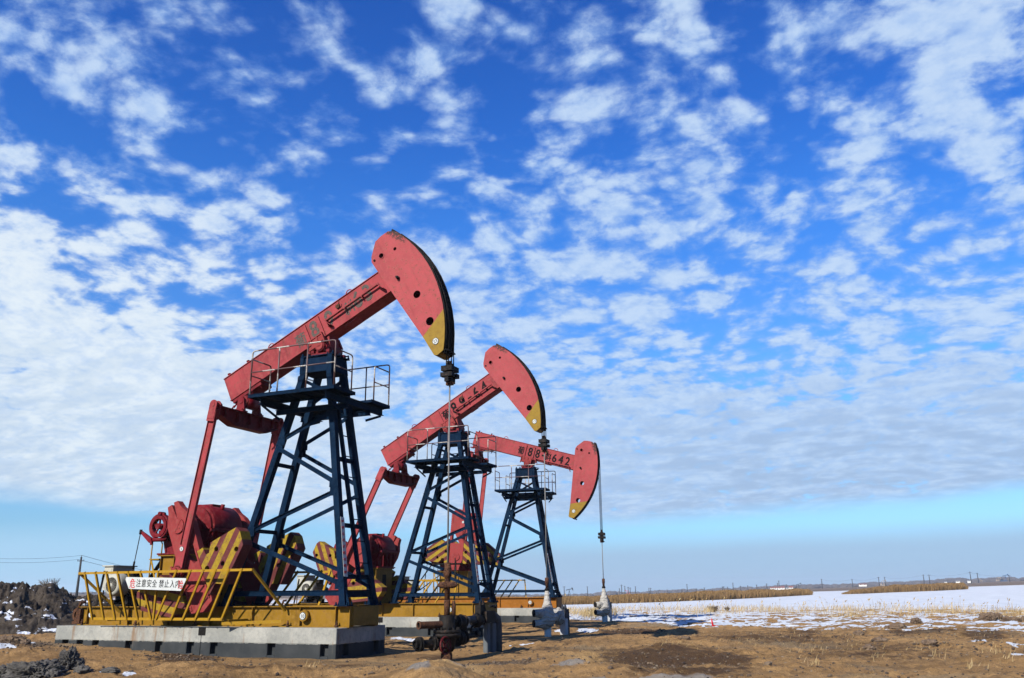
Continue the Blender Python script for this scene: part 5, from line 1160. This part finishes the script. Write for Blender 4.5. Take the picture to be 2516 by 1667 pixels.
# ------------------------------------------------------------------ wellheads (x towards the unit's front, y away from the camera)
def well_root(J, name, label):
    (lx, ly, lz), a = J; p = Vector((lx + 3.455*math.cos(a), ly - 3.455*math.sin(a), lz)); o = empty(name, p, -a); props(o, label, 'wellhead', 'wellheads in front of the pumpjacks'); return o
def dark_well():
    r = well_root(J1, 'wellhead', 'dark rusty wellhead with red handwheel in front of the largest pumpjack'); Z = ZO
    part('casing_pipe', 'casing_pipe', lambda s: (s.tube([(0,0,-0.3),(0,0,Z-0.80)], 0.112, 20), s.tube([(0,0,-0.2),(0,0,0.10)], 0.125, 20)), M['rust'], r)
    def body(s):
        s.lathe([(0.13, Z-0.95), (0.17, Z-0.90), (0.19, Z-0.72), (0.25, Z-0.66), (0.30, Z-0.645)], n=28); s.lathe([(0.30, Z-0.645), (0.30, Z-0.575)], n=28); s.lathe([(0.295, Z-0.565), (0.295, Z-0.50)], n=28)
        s.lathe([(0.20, Z-0.50), (0.17, Z-0.44), (0.17, Z-0.22), (0.155, Z-0.20)], n=26)
        for k in range(12): a = R(30*k); s.tube([(0.255*math.cos(a), 0.255*math.sin(a), Z-0.68), (0.255*math.cos(a), 0.255*math.sin(a), Z-0.45)], 0.022, 7)
    part('casing_head', 'casing_head', body, M['black'], r)
    def upper(s):
        s.lathe([(0.06, Z-0.2), (0.062, Z+0.36), (0.085, Z+0.37), (0.085, Z+0.47), (0.062, Z+0.48), (0.065, Z+0.60), (0.09, Z+0.61), (0.09, Z+0.74), (0.075, Z+0.75), (0.075, Z+0.90), (0.04, Z+0.91)], n=20)
        s.lathe([(0.065, Z-0.2), (0.068, Z+0.10), (0.06, Z+.12)], n=16)
        s.tube([(0.10, 0.12, Z-0.22), (0.10, 0.12, Z+0.0), (0.10, .12, Z+0.10)], [0.045, 0.045, 0.03], 12)
    part('stuffing_box', 'stuffing_box', upper, M['rust'], r)
    part('gland_bar', 'gland_bar', lambda s: (s.tube([(-0.33,-0.1,Z+0.875),(0.33,0.1,Z+0.875)], 0.018, 8), s.tube([(0.16,.05,Z+.76),(0.16,.05,Z+1.0)], 0.012, 6), s.bar((0.17,.05,Z+.55),(0.17,.05,Z+.95), .05,.03, w2=.02)), M['black'], r)
    def ram(s):
        s.lathe([(0.10, Z+0.36), (0.14, Z+0.40), (0.14, Z+0.46), (0.10, Z+0.50)], n=18)
        for sx in (-1, 1): s.tube([(sx*.08, -.05*sx, Z+.43), (sx*.16, -.1*sx, Z+.43), (sx*.24, -.13*sx, Z+.43), (sx*.33, -.17*sx, Z+.43)], [0.05, 0.075, 0.065, 0.02], 12)
    part('preventer', 'preventer', ram, M['rust'], r)
    dl = Vector((-0.22, -0.42, 0)).normalized()
    def stub(z, L, rr, flange):
        def f(s):
            e = dl*L; s.tube([(0,0,z), (e.x, e.y, z)], rr, 18, caps=False); s.ring((e.x, e.y, z), dl, rr+0.012, rr-0.018, 0.03, 22)
            if flange: 
                for q_ in flange: p = dl*q_; s.tube([(p.x, p.y, z), (p.x+dl.x*.035, p.y+dl.y*.035, z)], rr*1.75, 20); s.tube([(p.x+dl.x*.05, p.y+dl.y*.05, z), (p.x+dl.x*.085, p.y+dl.y*.085, z)], rr*1.75, 20)
        return f
    p1 = part('side_outlet', 'side_outlet', stub(Z-0.39, 0.72, 0.075, None), M['rust'], r); part('pipe_mouth', 'pipe_mouth', lambda s: s.tube([tuple(dl*0.68+Vector((0,0,Z-0.39))), tuple(dl*0.69+Vector((0,0,Z-0.39)))], 0.070, 16), M['dark'], p1)
    p2 = part('lower_valve', 'lower_valve', stub(Z-0.77, 0.80, 0.085, [0.30, 0.66]), M['black'], r); part('pipe_mouth', 'pipe_mouth|2', lambda s: s.tube([tuple(dl*0.76+Vector((0,0,Z-0.77))), tuple(dl*0.77+Vector((0,0,Z-0.77)))], 0.078, 16), M['dark'], p2)
    def wheel(s):
        c = Vector((0.16, -0.36, Z-0.80)); ax = Vector((0.97, -0.18, 0.05)).normalized(); a = ax.cross(Vector((0,0,1))).normalized(); b = a.cross(ax)
        pts = [c + a*0.17*math.cos(t) + b*0.17*math.sin(t) for t in [2*math.pi*k/24 for k in range(25)]]; s.tube(pts, 0.020, 8, caps=False)
        for k in range(4): t = math.pi/4 + k*math.pi/2; s.tube([c, c + a*0.16*math.cos(t) + b*0.16*math.sin(t)], 0.018, 7)
        s.tube([c+ax*0.03, c-ax*0.05], 0.04, 10)
    hw = part('handwheel', 'handwheel', wheel, M['handred'], r); part('valve_stem', 'valve_stem', lambda s: s.tube([(0.10,-0.40,Z-0.80), (0.0,-0.1,Z-0.78)], [0.025, 0.06], 10), M['black'], r)
    def flow(s):
        s.tube([(0,0.1,Z-0.36),(0,0.55,Z-0.36)], 0.07, 14); s.tube([(0,0.40,Z-0.36),(0,0.45,Z-0.36)], 0.15, 16); s.sphere((0,0.62,Z-0.36), 0.155, 14, 9, (1,1.1,1), 0.2, 2); s.tube([(0,0.76,Z-0.36),(0,0.82,Z-0.36)], 0.14, 16)
        s.tube([(0,0.8,Z-0.36),(0.02,0.78,Z-0.50),(-0.02,0.72,Z-0.60)], [0.07,0.08,0.05], 12); s.tube([(0,1.35,Z-0.34),(0,1.75,Z-0.34)], 0.11, 14); s.sphere((0,1.5,Z-0.37), 0.16, 12, 8, (1,1,1), .2, 5)
    part('flow_valve', 'flow_valve', flow, M['black'], r)
    part('flow_line', 'flow_line', lambda s: s.tube([(0,0.82,Z-0.33),(0,1.4,Z-0.32)], 0.078, 16), M['greywrap'], r)
    def low(s):
        s.tube([(0,0.15,Z-0.72),(0,0.85,Z-0.70)], 0.075, 14); s.sphere((0,0.62,Z-0.71), 0.16, 14, 9, (1,1,1), .2, 7); s.tube([(0,0.45,Z-0.71),(0,0.49,Z-0.71)], 0.17, 16); s.tube([(0,0.78,Z-0.70),(0,0.83,Z-0.70)], 0.15, 16); s.tube([(0,0.83,Z-0.70),(0.03,1.35,Z-0.66)], 0.055, 14); s.tube([(0.03,1.30,Z-0.66),(0.03,1.5,Z-0.64)], 0.075, 14)
        s.tube([(0.0,1.2,Z-0.60),(0,1.22,Z-0.50),(0,1.3,Z-0.47),(0,1.9,Z-0.45)], 0.025, 8)
    part('casing_valve', 'casing_valve', low, M['black'], r)
    def box(s):
        s.box((-0.16,1.75,Z-0.42),(0.14,2.25,Z-0.16)); s.box((-0.10,1.60,Z-0.30),(0.05,1.80,Z-0.02)); s.tube([(-0.02,1.72,Z-0.1),(-0.02,1.72,Z+0.08)], [0.05,0.02], 8); s.tube([(-0.02,1.9,Z-0.16),(-0.02,1.9,Z+0.05)], [0.07,0.03], 8); s.tube([(0,2.2,Z-0.05),(0.0,2.55,Z-0.07)], 0.03, 8); s.tube([(0,2.50,Z-0.07),(0,2.58,Z-0.07)], 0.045, 8)
    part('valve_block', 'valve_block', box, M['black'], r)
    part('elbow_pipe', 'elbow_pipe', lambda s: s.tube([(0.02,2.2,Z-0.30),(0.02,2.40,Z-0.29),(0.02,2.54,Z-0.36),(0.02,2.60,Z-0.50),(0.02,2.60,-0.2)], [0.10,0.11,0.12,0.12,0.12], 16), M['greywrap'], r)
    part('support_post', 'support_post', lambda s: s.box((-0.06,1.96,-0.3),(0.06,2.14,Z-0.42)), M['postc'], r, bevel=0.02)
    part('support_post', 'support_post|b', lambda s: s.box((-0.05,2.20,-0.3),(0.10,2.40,Z-0.44)), M['postc'], r, bevel=0.02)
M['handred'] = paint('handwheel_red', (0.13, 0.008, 0.012), dark=0.4, rust=0.25, rough=0.5)
M['greywrap'] = paint('grey_pipe_wrap', (0.085, 0.095, 0.105), dark=0.5, rust=0.12, rough=0.7, chip=(0.03, 0.03, 0.03), streak=0.4)
dark_well()
def wrapped_well(J, label, k):
    r = well_root(J, 'wellhead', label); Z = ZO; d2 = Vector((-0.35, -0.36, 0)).normalized(); tall = 0.10 if k == 3 else 0.0
    part('gland', 'gland', lambda s: s.lathe([(0.050, Z+0.40), (0.052, Z+0.60), (0.066, Z+0.61), (0.066, Z+0.80), (0.03, Z+0.81)], n=14), M['rust'], r)
    part('packing_nut', 'packing_nut', lambda s: s.sphere((0, 0, Z+0.42), 0.085, 12, 8, (1, 1, .8), .1), M['black'], r)
    part('wrapped_body', 'wrapped_body|%d' % k, lambda s: s.lathe([(0.05, Z+0.40), (0.078, Z+0.34), (0.10, Z+0.16), (0.125, Z+0.0+tall), (0.18, Z-0.14+tall), (0.22, Z-0.28), (0.27, Z-0.45), (0.27, Z-0.60), (0.20, Z-0.74), (0.10, Z-0.80)], n=30, lump=0.14, seed=k*3.0), M['wrap'], r)
    for zz in (-0.33, -0.66):
        e = d2*0.50; p = part('wrapped_outlet', 'wrapped_outlet|%d%.2f' % (k, zz), lambda s: s.tube([(0, 0, Z+zz-0.02), (e.x*.6, e.y*.6, Z+zz-.01), (e.x, e.y, Z+zz)], [0.20, 0.14, 0.115], 16), M['wrap'], r)
        part('outlet_mouth', 'outlet_mouth|%.2f' % zz, lambda s: (s.ring((e.x*1.01, e.y*1.01, Z+zz), d2, 0.118, 0.085, 0.02, 20), s.tube([(e.x, e.y, Z+zz), (e.x*1.012, e.y*1.012, Z+zz)], 0.088, 16)), M['dark'], p)
    part('casing_pipe', 'casing_pipe|%d' % k, lambda s: (s.tube([(0,0,-0.3),(0,0,Z-0.7)], 0.115 if k == 2 else 0.13, 18), s.tube([(0,0,0.22),(0,0,0.235)], 0.122 if k == 2 else 0.137, 18)), M['sign'], r)
    y1 = 1.0 if k == 2 else 0.62
    part('wrapped_valve', 'wrapped_valve|%d' % k, lambda s: (s.sphere((0, y1, Z-0.47), 0.28 if k == 2 else 0.21, 20, 14, (0.8, 1.15 if k == 2 else 1.0, 1.0), 0.3, k), s.tube([(0, 0, Z-0.5), (0, y1, Z-0.48)], 0.15, 16)), M['wrap'], r)
    yv = y1 + (0.62 if k == 2 else 0.5)
    def valve(s):
        s.box((-0.12, yv-0.22, Z-0.55), (0.12, yv+0.20, Z-0.24)); s.tube([(0, yv-0.5, Z-0.45), (0, yv+0.1, Z-0.42)], 0.09, 12)
        for dy in (-0.12, 0.14): s.tube([(0, yv+dy, Z-0.28), (0, yv+dy, Z-0.18), (0, yv+dy, Z-0.08)], [0.09, 0.05, 0.022], 10)
        s.tube([(0, yv+0.15, Z-0.30), (0, yv+0.42, Z-0.31)], 0.022, 8); s.sphere((0, yv+0.42, Z-0.31), 0.035, 8, 6); s.tube([(0, yv-0.2, Z-0.55), (0, yv-0.15, Z-0.72)], [0.1, 0.05], 10)
    part('dark_valve', 'dark_valve|%d' % k, valve, M['postshade_valve'], r)
    part('support_post', 'support_post|c%d' % k, lambda s: s.box((-0.09, yv-0.20, -0.3), (0.12, yv+0.06, Z-0.5)), M['postw'], r, bevel=0.01)
    part('support_post', 'support_post|d%d' % k, lambda s: s.box((-0.07, yv+0.061, -0.3), (0.10, yv+0.30, Z-0.35)), M['postshade_valve'], r, bevel=0.01)  # dark box stands for the shaded half of the post
M['postw'] = simple('white_post', (0.42, 0.44, 0.45), 0.85); M['postshade_valve'] = simple('post_shade_and_valve', (0.025, 0.028, 0.036), 0.8)  # the dark one: shade painted onto the post's far half, also the valve's colour
wrapped_well(J2, 'white cloth wrapped wellhead with large bulging valve, before the middle pumpjack', 2)
wrapped_well(J3, 'smaller wrapped wellhead standing farthest right, before the farthest pumpjack', 3)

# ------------------------------------------------------------------ far things on the plain
M['pole'] = simple('pole_concrete', (0.05, 0.048, 0.046), 0.9); M['wire'] = simple('wire_black', (0.03, 0.03, 0.035), 0.6)
def far_point(u, dist):
    d = ray(u, 1440); az = math.atan2(d.x, d.y); x, y = dist*math.sin(az), dist*math.cos(az); return x, y, gz(x, y)
# near pole at the left
PX, PY, PZ = far_point(191, 128); PTOP = at_dist(200, 1369, 128)[2]
def pole_left():
    o = empty('utility_pole', (PX, PY, PZ)); props(o, 'concrete utility pole with crossarm behind the dirt heap at the left', 'utility pole'); H = PTOP - PZ
    part('shaft', 'shaft|L', lambda s: s.tube([(0, 0, 0), (0, 0, H)], [0.19, 0.11], 10), M['pole'], o); part('crossarm', 'crossarm|L', lambda s: s.box((-0.45, -0.04, H-0.55), (0.40, 0.04, H-0.47)), M['wire'], o)
    for x in (-0.42, 0.0, 0.36): part('insulator', 'insulator|L%g' % x, lambda s: s.tube([(x, 0, H-0.47 if x else H), (x, 0, H-0.30 if x else H+0.22)], 0.035, 7), M['pole'], o)
pole_left()
POLES = [(1386,1441),(1443,1441),(1521.6,1446),(1527,1437),(1535,1440),(1543,1442.6),(1548,1444),(1561,1441),(1594,1445),(1598,1445),(1674,1449),(1688,1435.5),(1710,1446),(1730,1444),(1775,1441.5),(1778,1441),(1787,1442),(1801,1432),(1819,1440),(1837,1439),(1859,1437),(1884,1434),(1911,1433),(1914.5,1427),(1932,1436),(2020,1423),(2095,1423),(2161,1418),(2176,1418),(2272,1412),(2286,1412),(2388,1405),(2405.6,1408),(2483,1413)]
ORD = 'first second third fourth fifth sixth seventh eighth ninth tenth eleventh twelfth thirteenth fourteenth fifteenth sixteenth seventeenth eighteenth nineteenth twentieth'.split()
ORD += ['twenty-' + w for w in ORD[:9]] + ['thirtieth'] + ['thirty-' + w for w in ORD[:9]]
tops = {}
def far_poles():
    for k, (u, vt) in enumerate(POLES):
        hpx = np.interp(u, HU, HV) - vt + 0.5; H = 8.5 if hpx > 12 else 6.5; dist = min(max(H*F_PX/hpx, 420), 900); x, y, z = far_point(u, dist)
        zt = at_dist(u, vt, dist)[2]; h = max(2.0, zt - z); o = empty('utility_pole', (x, y, z)); w = 0.21*dist/600
        props(o, 'thin distant utility pole on the horizon, %s from the left beyond the reeds' % ORD[k], 'utility pole', 'distant utility poles on the horizon')
        link('shaft', (lambda s: (s.tube([(0, 0, -1), (0, 0, h)], [w*1.5, w], 6), s.mesh('shaft'))[1])(MB()), M['pole'], o)
        aw = 0.9 + 0.5*(k % 3 == 0); az = h-0.7
        link('crossarm', (lambda s: (s.box((-aw, -0.1, az), (aw, 0.1, az+0.22)), s.mesh('crossarm'))[1])(MB()), M['pole'], o)
        tops[k] = (x, y, z+h-0.5)
far_poles()
def wire(a, b, sag, r, label, n=14):
    a, b = Vector(a), Vector(b); pts = [a.lerp(b, k/n) - Vector((0, 0, sag*4*(k/n)*(1-k/n))) for k in range(n+1)]
    s = MB(); s.tube(pts, r, 5); o = link('overhead_wire', s.mesh('overhead_wire'), M['wire']); props(o, label, 'overhead wire')
def left_wires():
    for k, (dx, dz, vl, vr, w1, w2) in enumerate([(0.0, 0.2, 1362, 1396, 'upper', 'upper'), (-0.42, -0.32, 1370.4, 1400, 'lower', 'lower')]):
        a = (PX+dx, PY, PTOP+dz); l = at_dist(-160, vl-1, 118); wire(a, l, 0.5, 0.014, '%s overhead wire left of the pole, leaving at the left edge' % w1)
        rr = at_dist(520, vr+1, 330); wire(a, rr, 2.0, 0.022, '%s overhead wire running right from the pole behind the pumpjack' % w2)
left_wires()
for a, b, w in ((25, 26, 'between the two lone poles right of the houses'), (26, 27, 'ending at the pole by the beige pumpjack'), (28, 29, 'ending at the right-hand pole pair above the reeds'), (30, 31, 'leading to the tallest pole on the far right'), (31, 33, 'running to the last pole near the right edge')):
    wire(tops[a], tops[b], 1.5, 0.045, 'faint distant overhead wire %s' % w, 10)
def far_jack(u, v0, vt, cols, flip, tip, label, name='distant_pumpjack'):
    hpx = v0 - vt; dist = min(8.2*F_PX/hpx, 950); x, y, z = far_point(u, dist); z = max(z, at_dist(u, v0, dist)[2]); S = hpx/F_PX*dist/8.0
    o = empty(name, (x, y, z), math.atan2(-x, y)*1.0); o.scale = (S*flip, S, S); props(o, label, 'pumpjack', 'small pumpjacks far away on the plain')
    def add(nm, f, c): s = MB(); f(s); return link(nm, s.mesh(nm), c, o)
    def tower(s):
        for sx in (-1, 1):
            for sy in (-1, 1): s.bar((1.2+sx*1.0, sy*0.8, 0), (1.2, sy*0.25, 5.4), 0.28, 0.28)
        s.bar((0.5, -.6, 1.9), (1.9, -.6, 1.9), .2, .2); s.bar((0.5, .6, 1.9), (1.9, .6, 1.9), .2, .2)
    add('tower', tower, cols[0])
    c_, s_ = math.cos(tip), math.sin(tip); rot = lambda X, Z: (1.2 + X*c_ - Z*s_, 5.9 + X*s_ + Z*c_)
    def beam(s): a, b = rot(-3.0, 0), rot(2.6, 0); s.bar((a[0], 0, a[1]), (b[0], 0, b[1]), 0.45, 0.6)
    add('walking_beam', beam, cols[0])
    def head(s): s.prism([rot(*p) for p in [(2.2,.1),(2.4,1.1),(2.9,1.2),(3.3,.5),(3.45,-.3),(3.2,-1.3),(2.8,-1.7)]], -0.28, 0.28)
    add('horsehead', head, cols[0])
    e = rot(-2.9, -0.3)
    add('pitman_arm', lambda s: (s.bar((e[0], -0.7, e[1]), (-2.2, -0.7, 1.2), .2, .2), s.bar((e[0], .7, e[1]), (-2.2, .7, 1.2), .2, .2), s.bar((e[0], -.8, e[1]), (e[0], .8, e[1]), .3, .3)), cols[1])
    add('counterweight', lambda s: (s.prism(circ(-2.6, 1.3, 1.0, 10), -0.85, -0.5), s.prism(circ(-2.6, 1.3, 1.0, 10), 0.5, 0.85), s.box((-3.2, -.4, .3), (-1.9, .4, 2.3))), cols[1])
    add('skid_base', lambda s: s.box((-4.6, -0.8, -0.6), (2.6, 0.8, 0.35)), cols[2])
    add('bridle_cable', lambda s: s.tube([(1.2+3.4, 0, 5.6), (1.2+3.4, 0, 0.3)], 0.05, 5), M['wire'])
kb = simple('far_black', (0.02, 0.022, 0.028)); kby = simple('far_yellow', (0.36, 0.24, 0.08)); kr = simple('far_red', (0.5, 0.05, 0.04)); kt = simple('far_beige', (0.34, 0.26, 0.18)); kbl = simple('far_blue', (0.02, 0.07, 0.16))
far_jack(1395, 1466, 1444.5, (kb, kby, kb), 1, R(12), 'distant black pumpjack with yellow crank just right of the farthest tower')
far_jack(1542, 1461.5, 1450, (kr, kr, kr), -1, R(3), 'distant red pumpjack between utility poles beyond the reeds')
far_jack(1615, 1459.5, 1450, (kb, kb, kb), 1, R(18), 'tiny dark pumpjack on the horizon right of the red one')
far_jack(1960, 1447.5, 1433.5, (kb, kb, kb), 1, R(14), 'distant dark pumpjack right of the white houses')
far_jack(2170, 1438, 1426, (kt, kt, kt), 1, R(12), 'distant beige pumpjack beside two poles above the right reed bed')
far_jack(2471, 1427.5, 1413, (kbl, kb, kbl), 1, R(14), 'distant blue pumpjack close to the right edge')
far_jack(2455, 1427.5, 1419, (kt, kt, kt), 1, R(0), 'pale beige pumpjack just left of the blue one')
far_jack(2412, 1428.5, 1422.5, (kt, kt, kt), -1, R(10), 'smallest beige pumpjack right of the tallest poles')
def house(u, v0, wpx, hpx, roofc, label, dist=800, roof=True):
    x, y, z = far_point(u, dist); z = at_dist(u, v0-1.5, dist)[2] - 0.3; w = wpx/F_PX*dist; h = hpx/F_PX*dist
    o = empty('house', (x, y, z), -math.atan2(x, y)); props(o, label, 'house', 'low houses far away beyond the lake')
    hb = h*(0.62 if roof else 1.0)
    def add(nm, f, c): s = MB(); f(s); return link(nm, s.mesh(nm), c, o)
    add('wall', lambda s: s.box((-w/2, 0, -1.0), (w/2, 5, hb)), HW)
    if roof: add('roof', lambda s: s.add([(-w/2-.3, -.4, hb), (w/2+.3, -.4, hb), (w/2+.3, 5.4, hb), (-w/2-.3, 5.4, hb), (-w/2, 2.5, h*1.05), (w/2, 2.5, h*1.05)], [(0,1,5,4), (2,3,4,5), (1,2,5), (3,0,4), (3,2,1,0)]), roofc)
    n = max(1, int(w/2.2))
    for k in range(n):
        cx_ = -w/2 + w*(k+0.5)/n; add('window', lambda s: s.box((cx_-0.35, -0.05, hb*0.35), (cx_+0.35, 0.02, hb*0.78)), kb)
HW = simple('limewash', (0.72, 0.70, 0.64)); HR = simple('far_roof_red', (0.30, 0.09, 0.06)); HG = simple('far_roof_grey', (0.30, 0.31, 0.33))
for k, (u, w, h, rf, lb) in enumerate([(1896, 7, 4.5, HR, 'leftmost of the white houses with red roofs beyond the reeds'), (1905, 6, 5, HR, 'white house second from the left in the red-roofed row'), (1914, 7, 5, HR, 'white house in the middle of the red-roofed row'), (1923, 8, 5.5, HR, 'white house right of the middle of the red-roofed row'), (1934, 6, 3.4, HG, 'low grey-roofed house near the right end of the row'), (1943, 9, 6, HR, 'tall white house at the right end of the row')]):
    house(u, 1448.5, w, h, rf, lb)
house(2355, 1431, 8, 2.6, HG, 'low white shed beyond the right reed bed'); house(2383, 1430, 7, 2.6, HG, 'low white shed at the foot of the tallest pole'); house(2325, 1432, 5, 2, HG, 'small white shed left of the other sheds')
house(2120, 1439, 16, 3, HR, 'long reddish building far beyond the lake')
def woods():
    q = random.Random(12); vs, fs = [], []
    for k in range(1500):
        u = q.uniform(-60, 2580); dist = q.uniform(1100, 1900); x, y, z = far_point(u, dist); hp = np.interp(u, [0, 700, 1380, 1900, 2516], [4, 4, 7, 9, 9])*q.uniform(0.35, 1.0)*(0.6+0.8*vnoise(np.array([u/60.0]), np.array([0.5]), 7)[0])
        h = hp/F_PX*dist; w = q.uniform(0.8, 2.6)*h; n = 7; b0 = len(vs)
        for j, (zz, rr_) in enumerate(((-.6, .9), (.3, 1.0), (.75, .72), (1.0, .25))):
            for i in range(n): a = 6.283*i/n; f = q.uniform(.75, 1.2); vs.append((x+w*rr_*f*math.cos(a), y+w*rr_*f*math.sin(a), z+h*(zz+q.uniform(-.08, .08))))
        for j in range(3):
            for i in range(n): fs.append((b0+j*n+i, b0+j*n+(i+1)%n, b0+(j+1)*n+(i+1)%n, b0+(j+1)*n+i))
        fs.append(tuple(b0+3*n+i for i in range(n)))
    me = bpy.data.meshes.new('far_woods'); me.from_pydata(vs, [], fs); props(link('far_woods', me, simple('bare_woods', (0.10, 0.085, 0.08), 0.95)), 'line of bare trees along the horizon', kind='stuff')
woods()
# red marker, bits on the lake edge
def marker():
    x, y = ground_at(1752, 1535); o = empty('red_marker', (x, y, gz(x, y))); props(o, 'small red marker stake on the soil before the snow patches', 'marker stake')
    part('stake', 'stake', lambda s: s.tube([(0, 0, -0.05), (-0.05, 0, 0.30)], [0.05, 0.02], 7), M['handred2'], o); part('foot_cloth', 'foot_cloth', lambda s: s.prism([(-0.05, -0.1), (0.22, -0.05), (0.18, 0.06), (0.02, 0.1)], 0.0, 0.04, plane='xy'), M['handred2'], o)
M['handred2'] = simple('marker_red', (0.55, 0.01, 0.02), 0.6)
marker()
def shrub(u, v, h, w, n, label, seed, mat):
    q = random.Random(seed); x, y = ground_at(u, v); o = empty('dry_shrub', (x, y, gz(x, y))); props(o, label, 'dry shrub'); s = MB()
    for k in range(n):
        a = q.uniform(0, 6.28); l = h*q.uniform(.5, 1); d = Vector((math.cos(a)*w*q.random(), math.sin(a)*w*q.random(), l)); m_ = d*0.5 + Vector((q.uniform(-.1, .1)*h, 0, 0)); s.tube([(0, 0, 0), m_, d], [0.014, 0.010, 0.005], 4)
        s.tube([m_, m_ + Vector((q.uniform(-.2, .2)*h, q.uniform(-.1, .1), .3*h))], 0.006, 4)
    link('twigs', s.mesh('twigs'), mat, o)
TW = simple('dark_twigs', (0.10, 0.075, 0.05), 0.9)
shrub(1752, 1504, 0.42, 0.42, 110, 'dark twiggy bush by the lake edge above the red marker', 1, TW); shrub(1787, 1502, 0.30, 0.3, 40, 'small twiggy bush right of the darker one', 2, TW)
def heap_shrub():
    q = random.Random(8); x, y, z = at_dist(122, 1442, 50); o = empty('dry_shrub', (x, y, z)); props(o, 'tuft of dry twigs on top of the dirt heap', 'dry shrub'); s = MB()
    for k in range(120): s.tube([(q.uniform(-.25, .25), q.uniform(-.2, .2), -.2), (q.uniform(-.55, .45), q.uniform(-.3, .3), q.uniform(.1, .42))], [0.012, 0.005], 4)
    link('twigs', s.mesh('twigs'), TW, o)
heap_shrub()

# ------------------------------------------------------------------ the air
def haze():
    s = MB(); s.box((-2650, -2650, -24), (2650, 2650, 26)); o = link('haze', s.mesh('haze')); props(o, kind='stuff')
    m = bpy.data.materials.new('thin_haze'); m.use_nodes = True; t = NT(m.node_tree); t.n.remove(t.n['Principled BSDF'])
    v = t.new('ShaderNodeVolumePrincipled'); v.inputs['Color'].default_value = (0.78, 0.88, 1.0, 1); v.inputs['Density'].default_value = 0.00022; v.inputs['Anisotropy'].default_value = 0.2
    t.l.new(v.outputs[0], t.n['Material Output'].inputs['Volume']); o.data.materials.append(m)
haze()
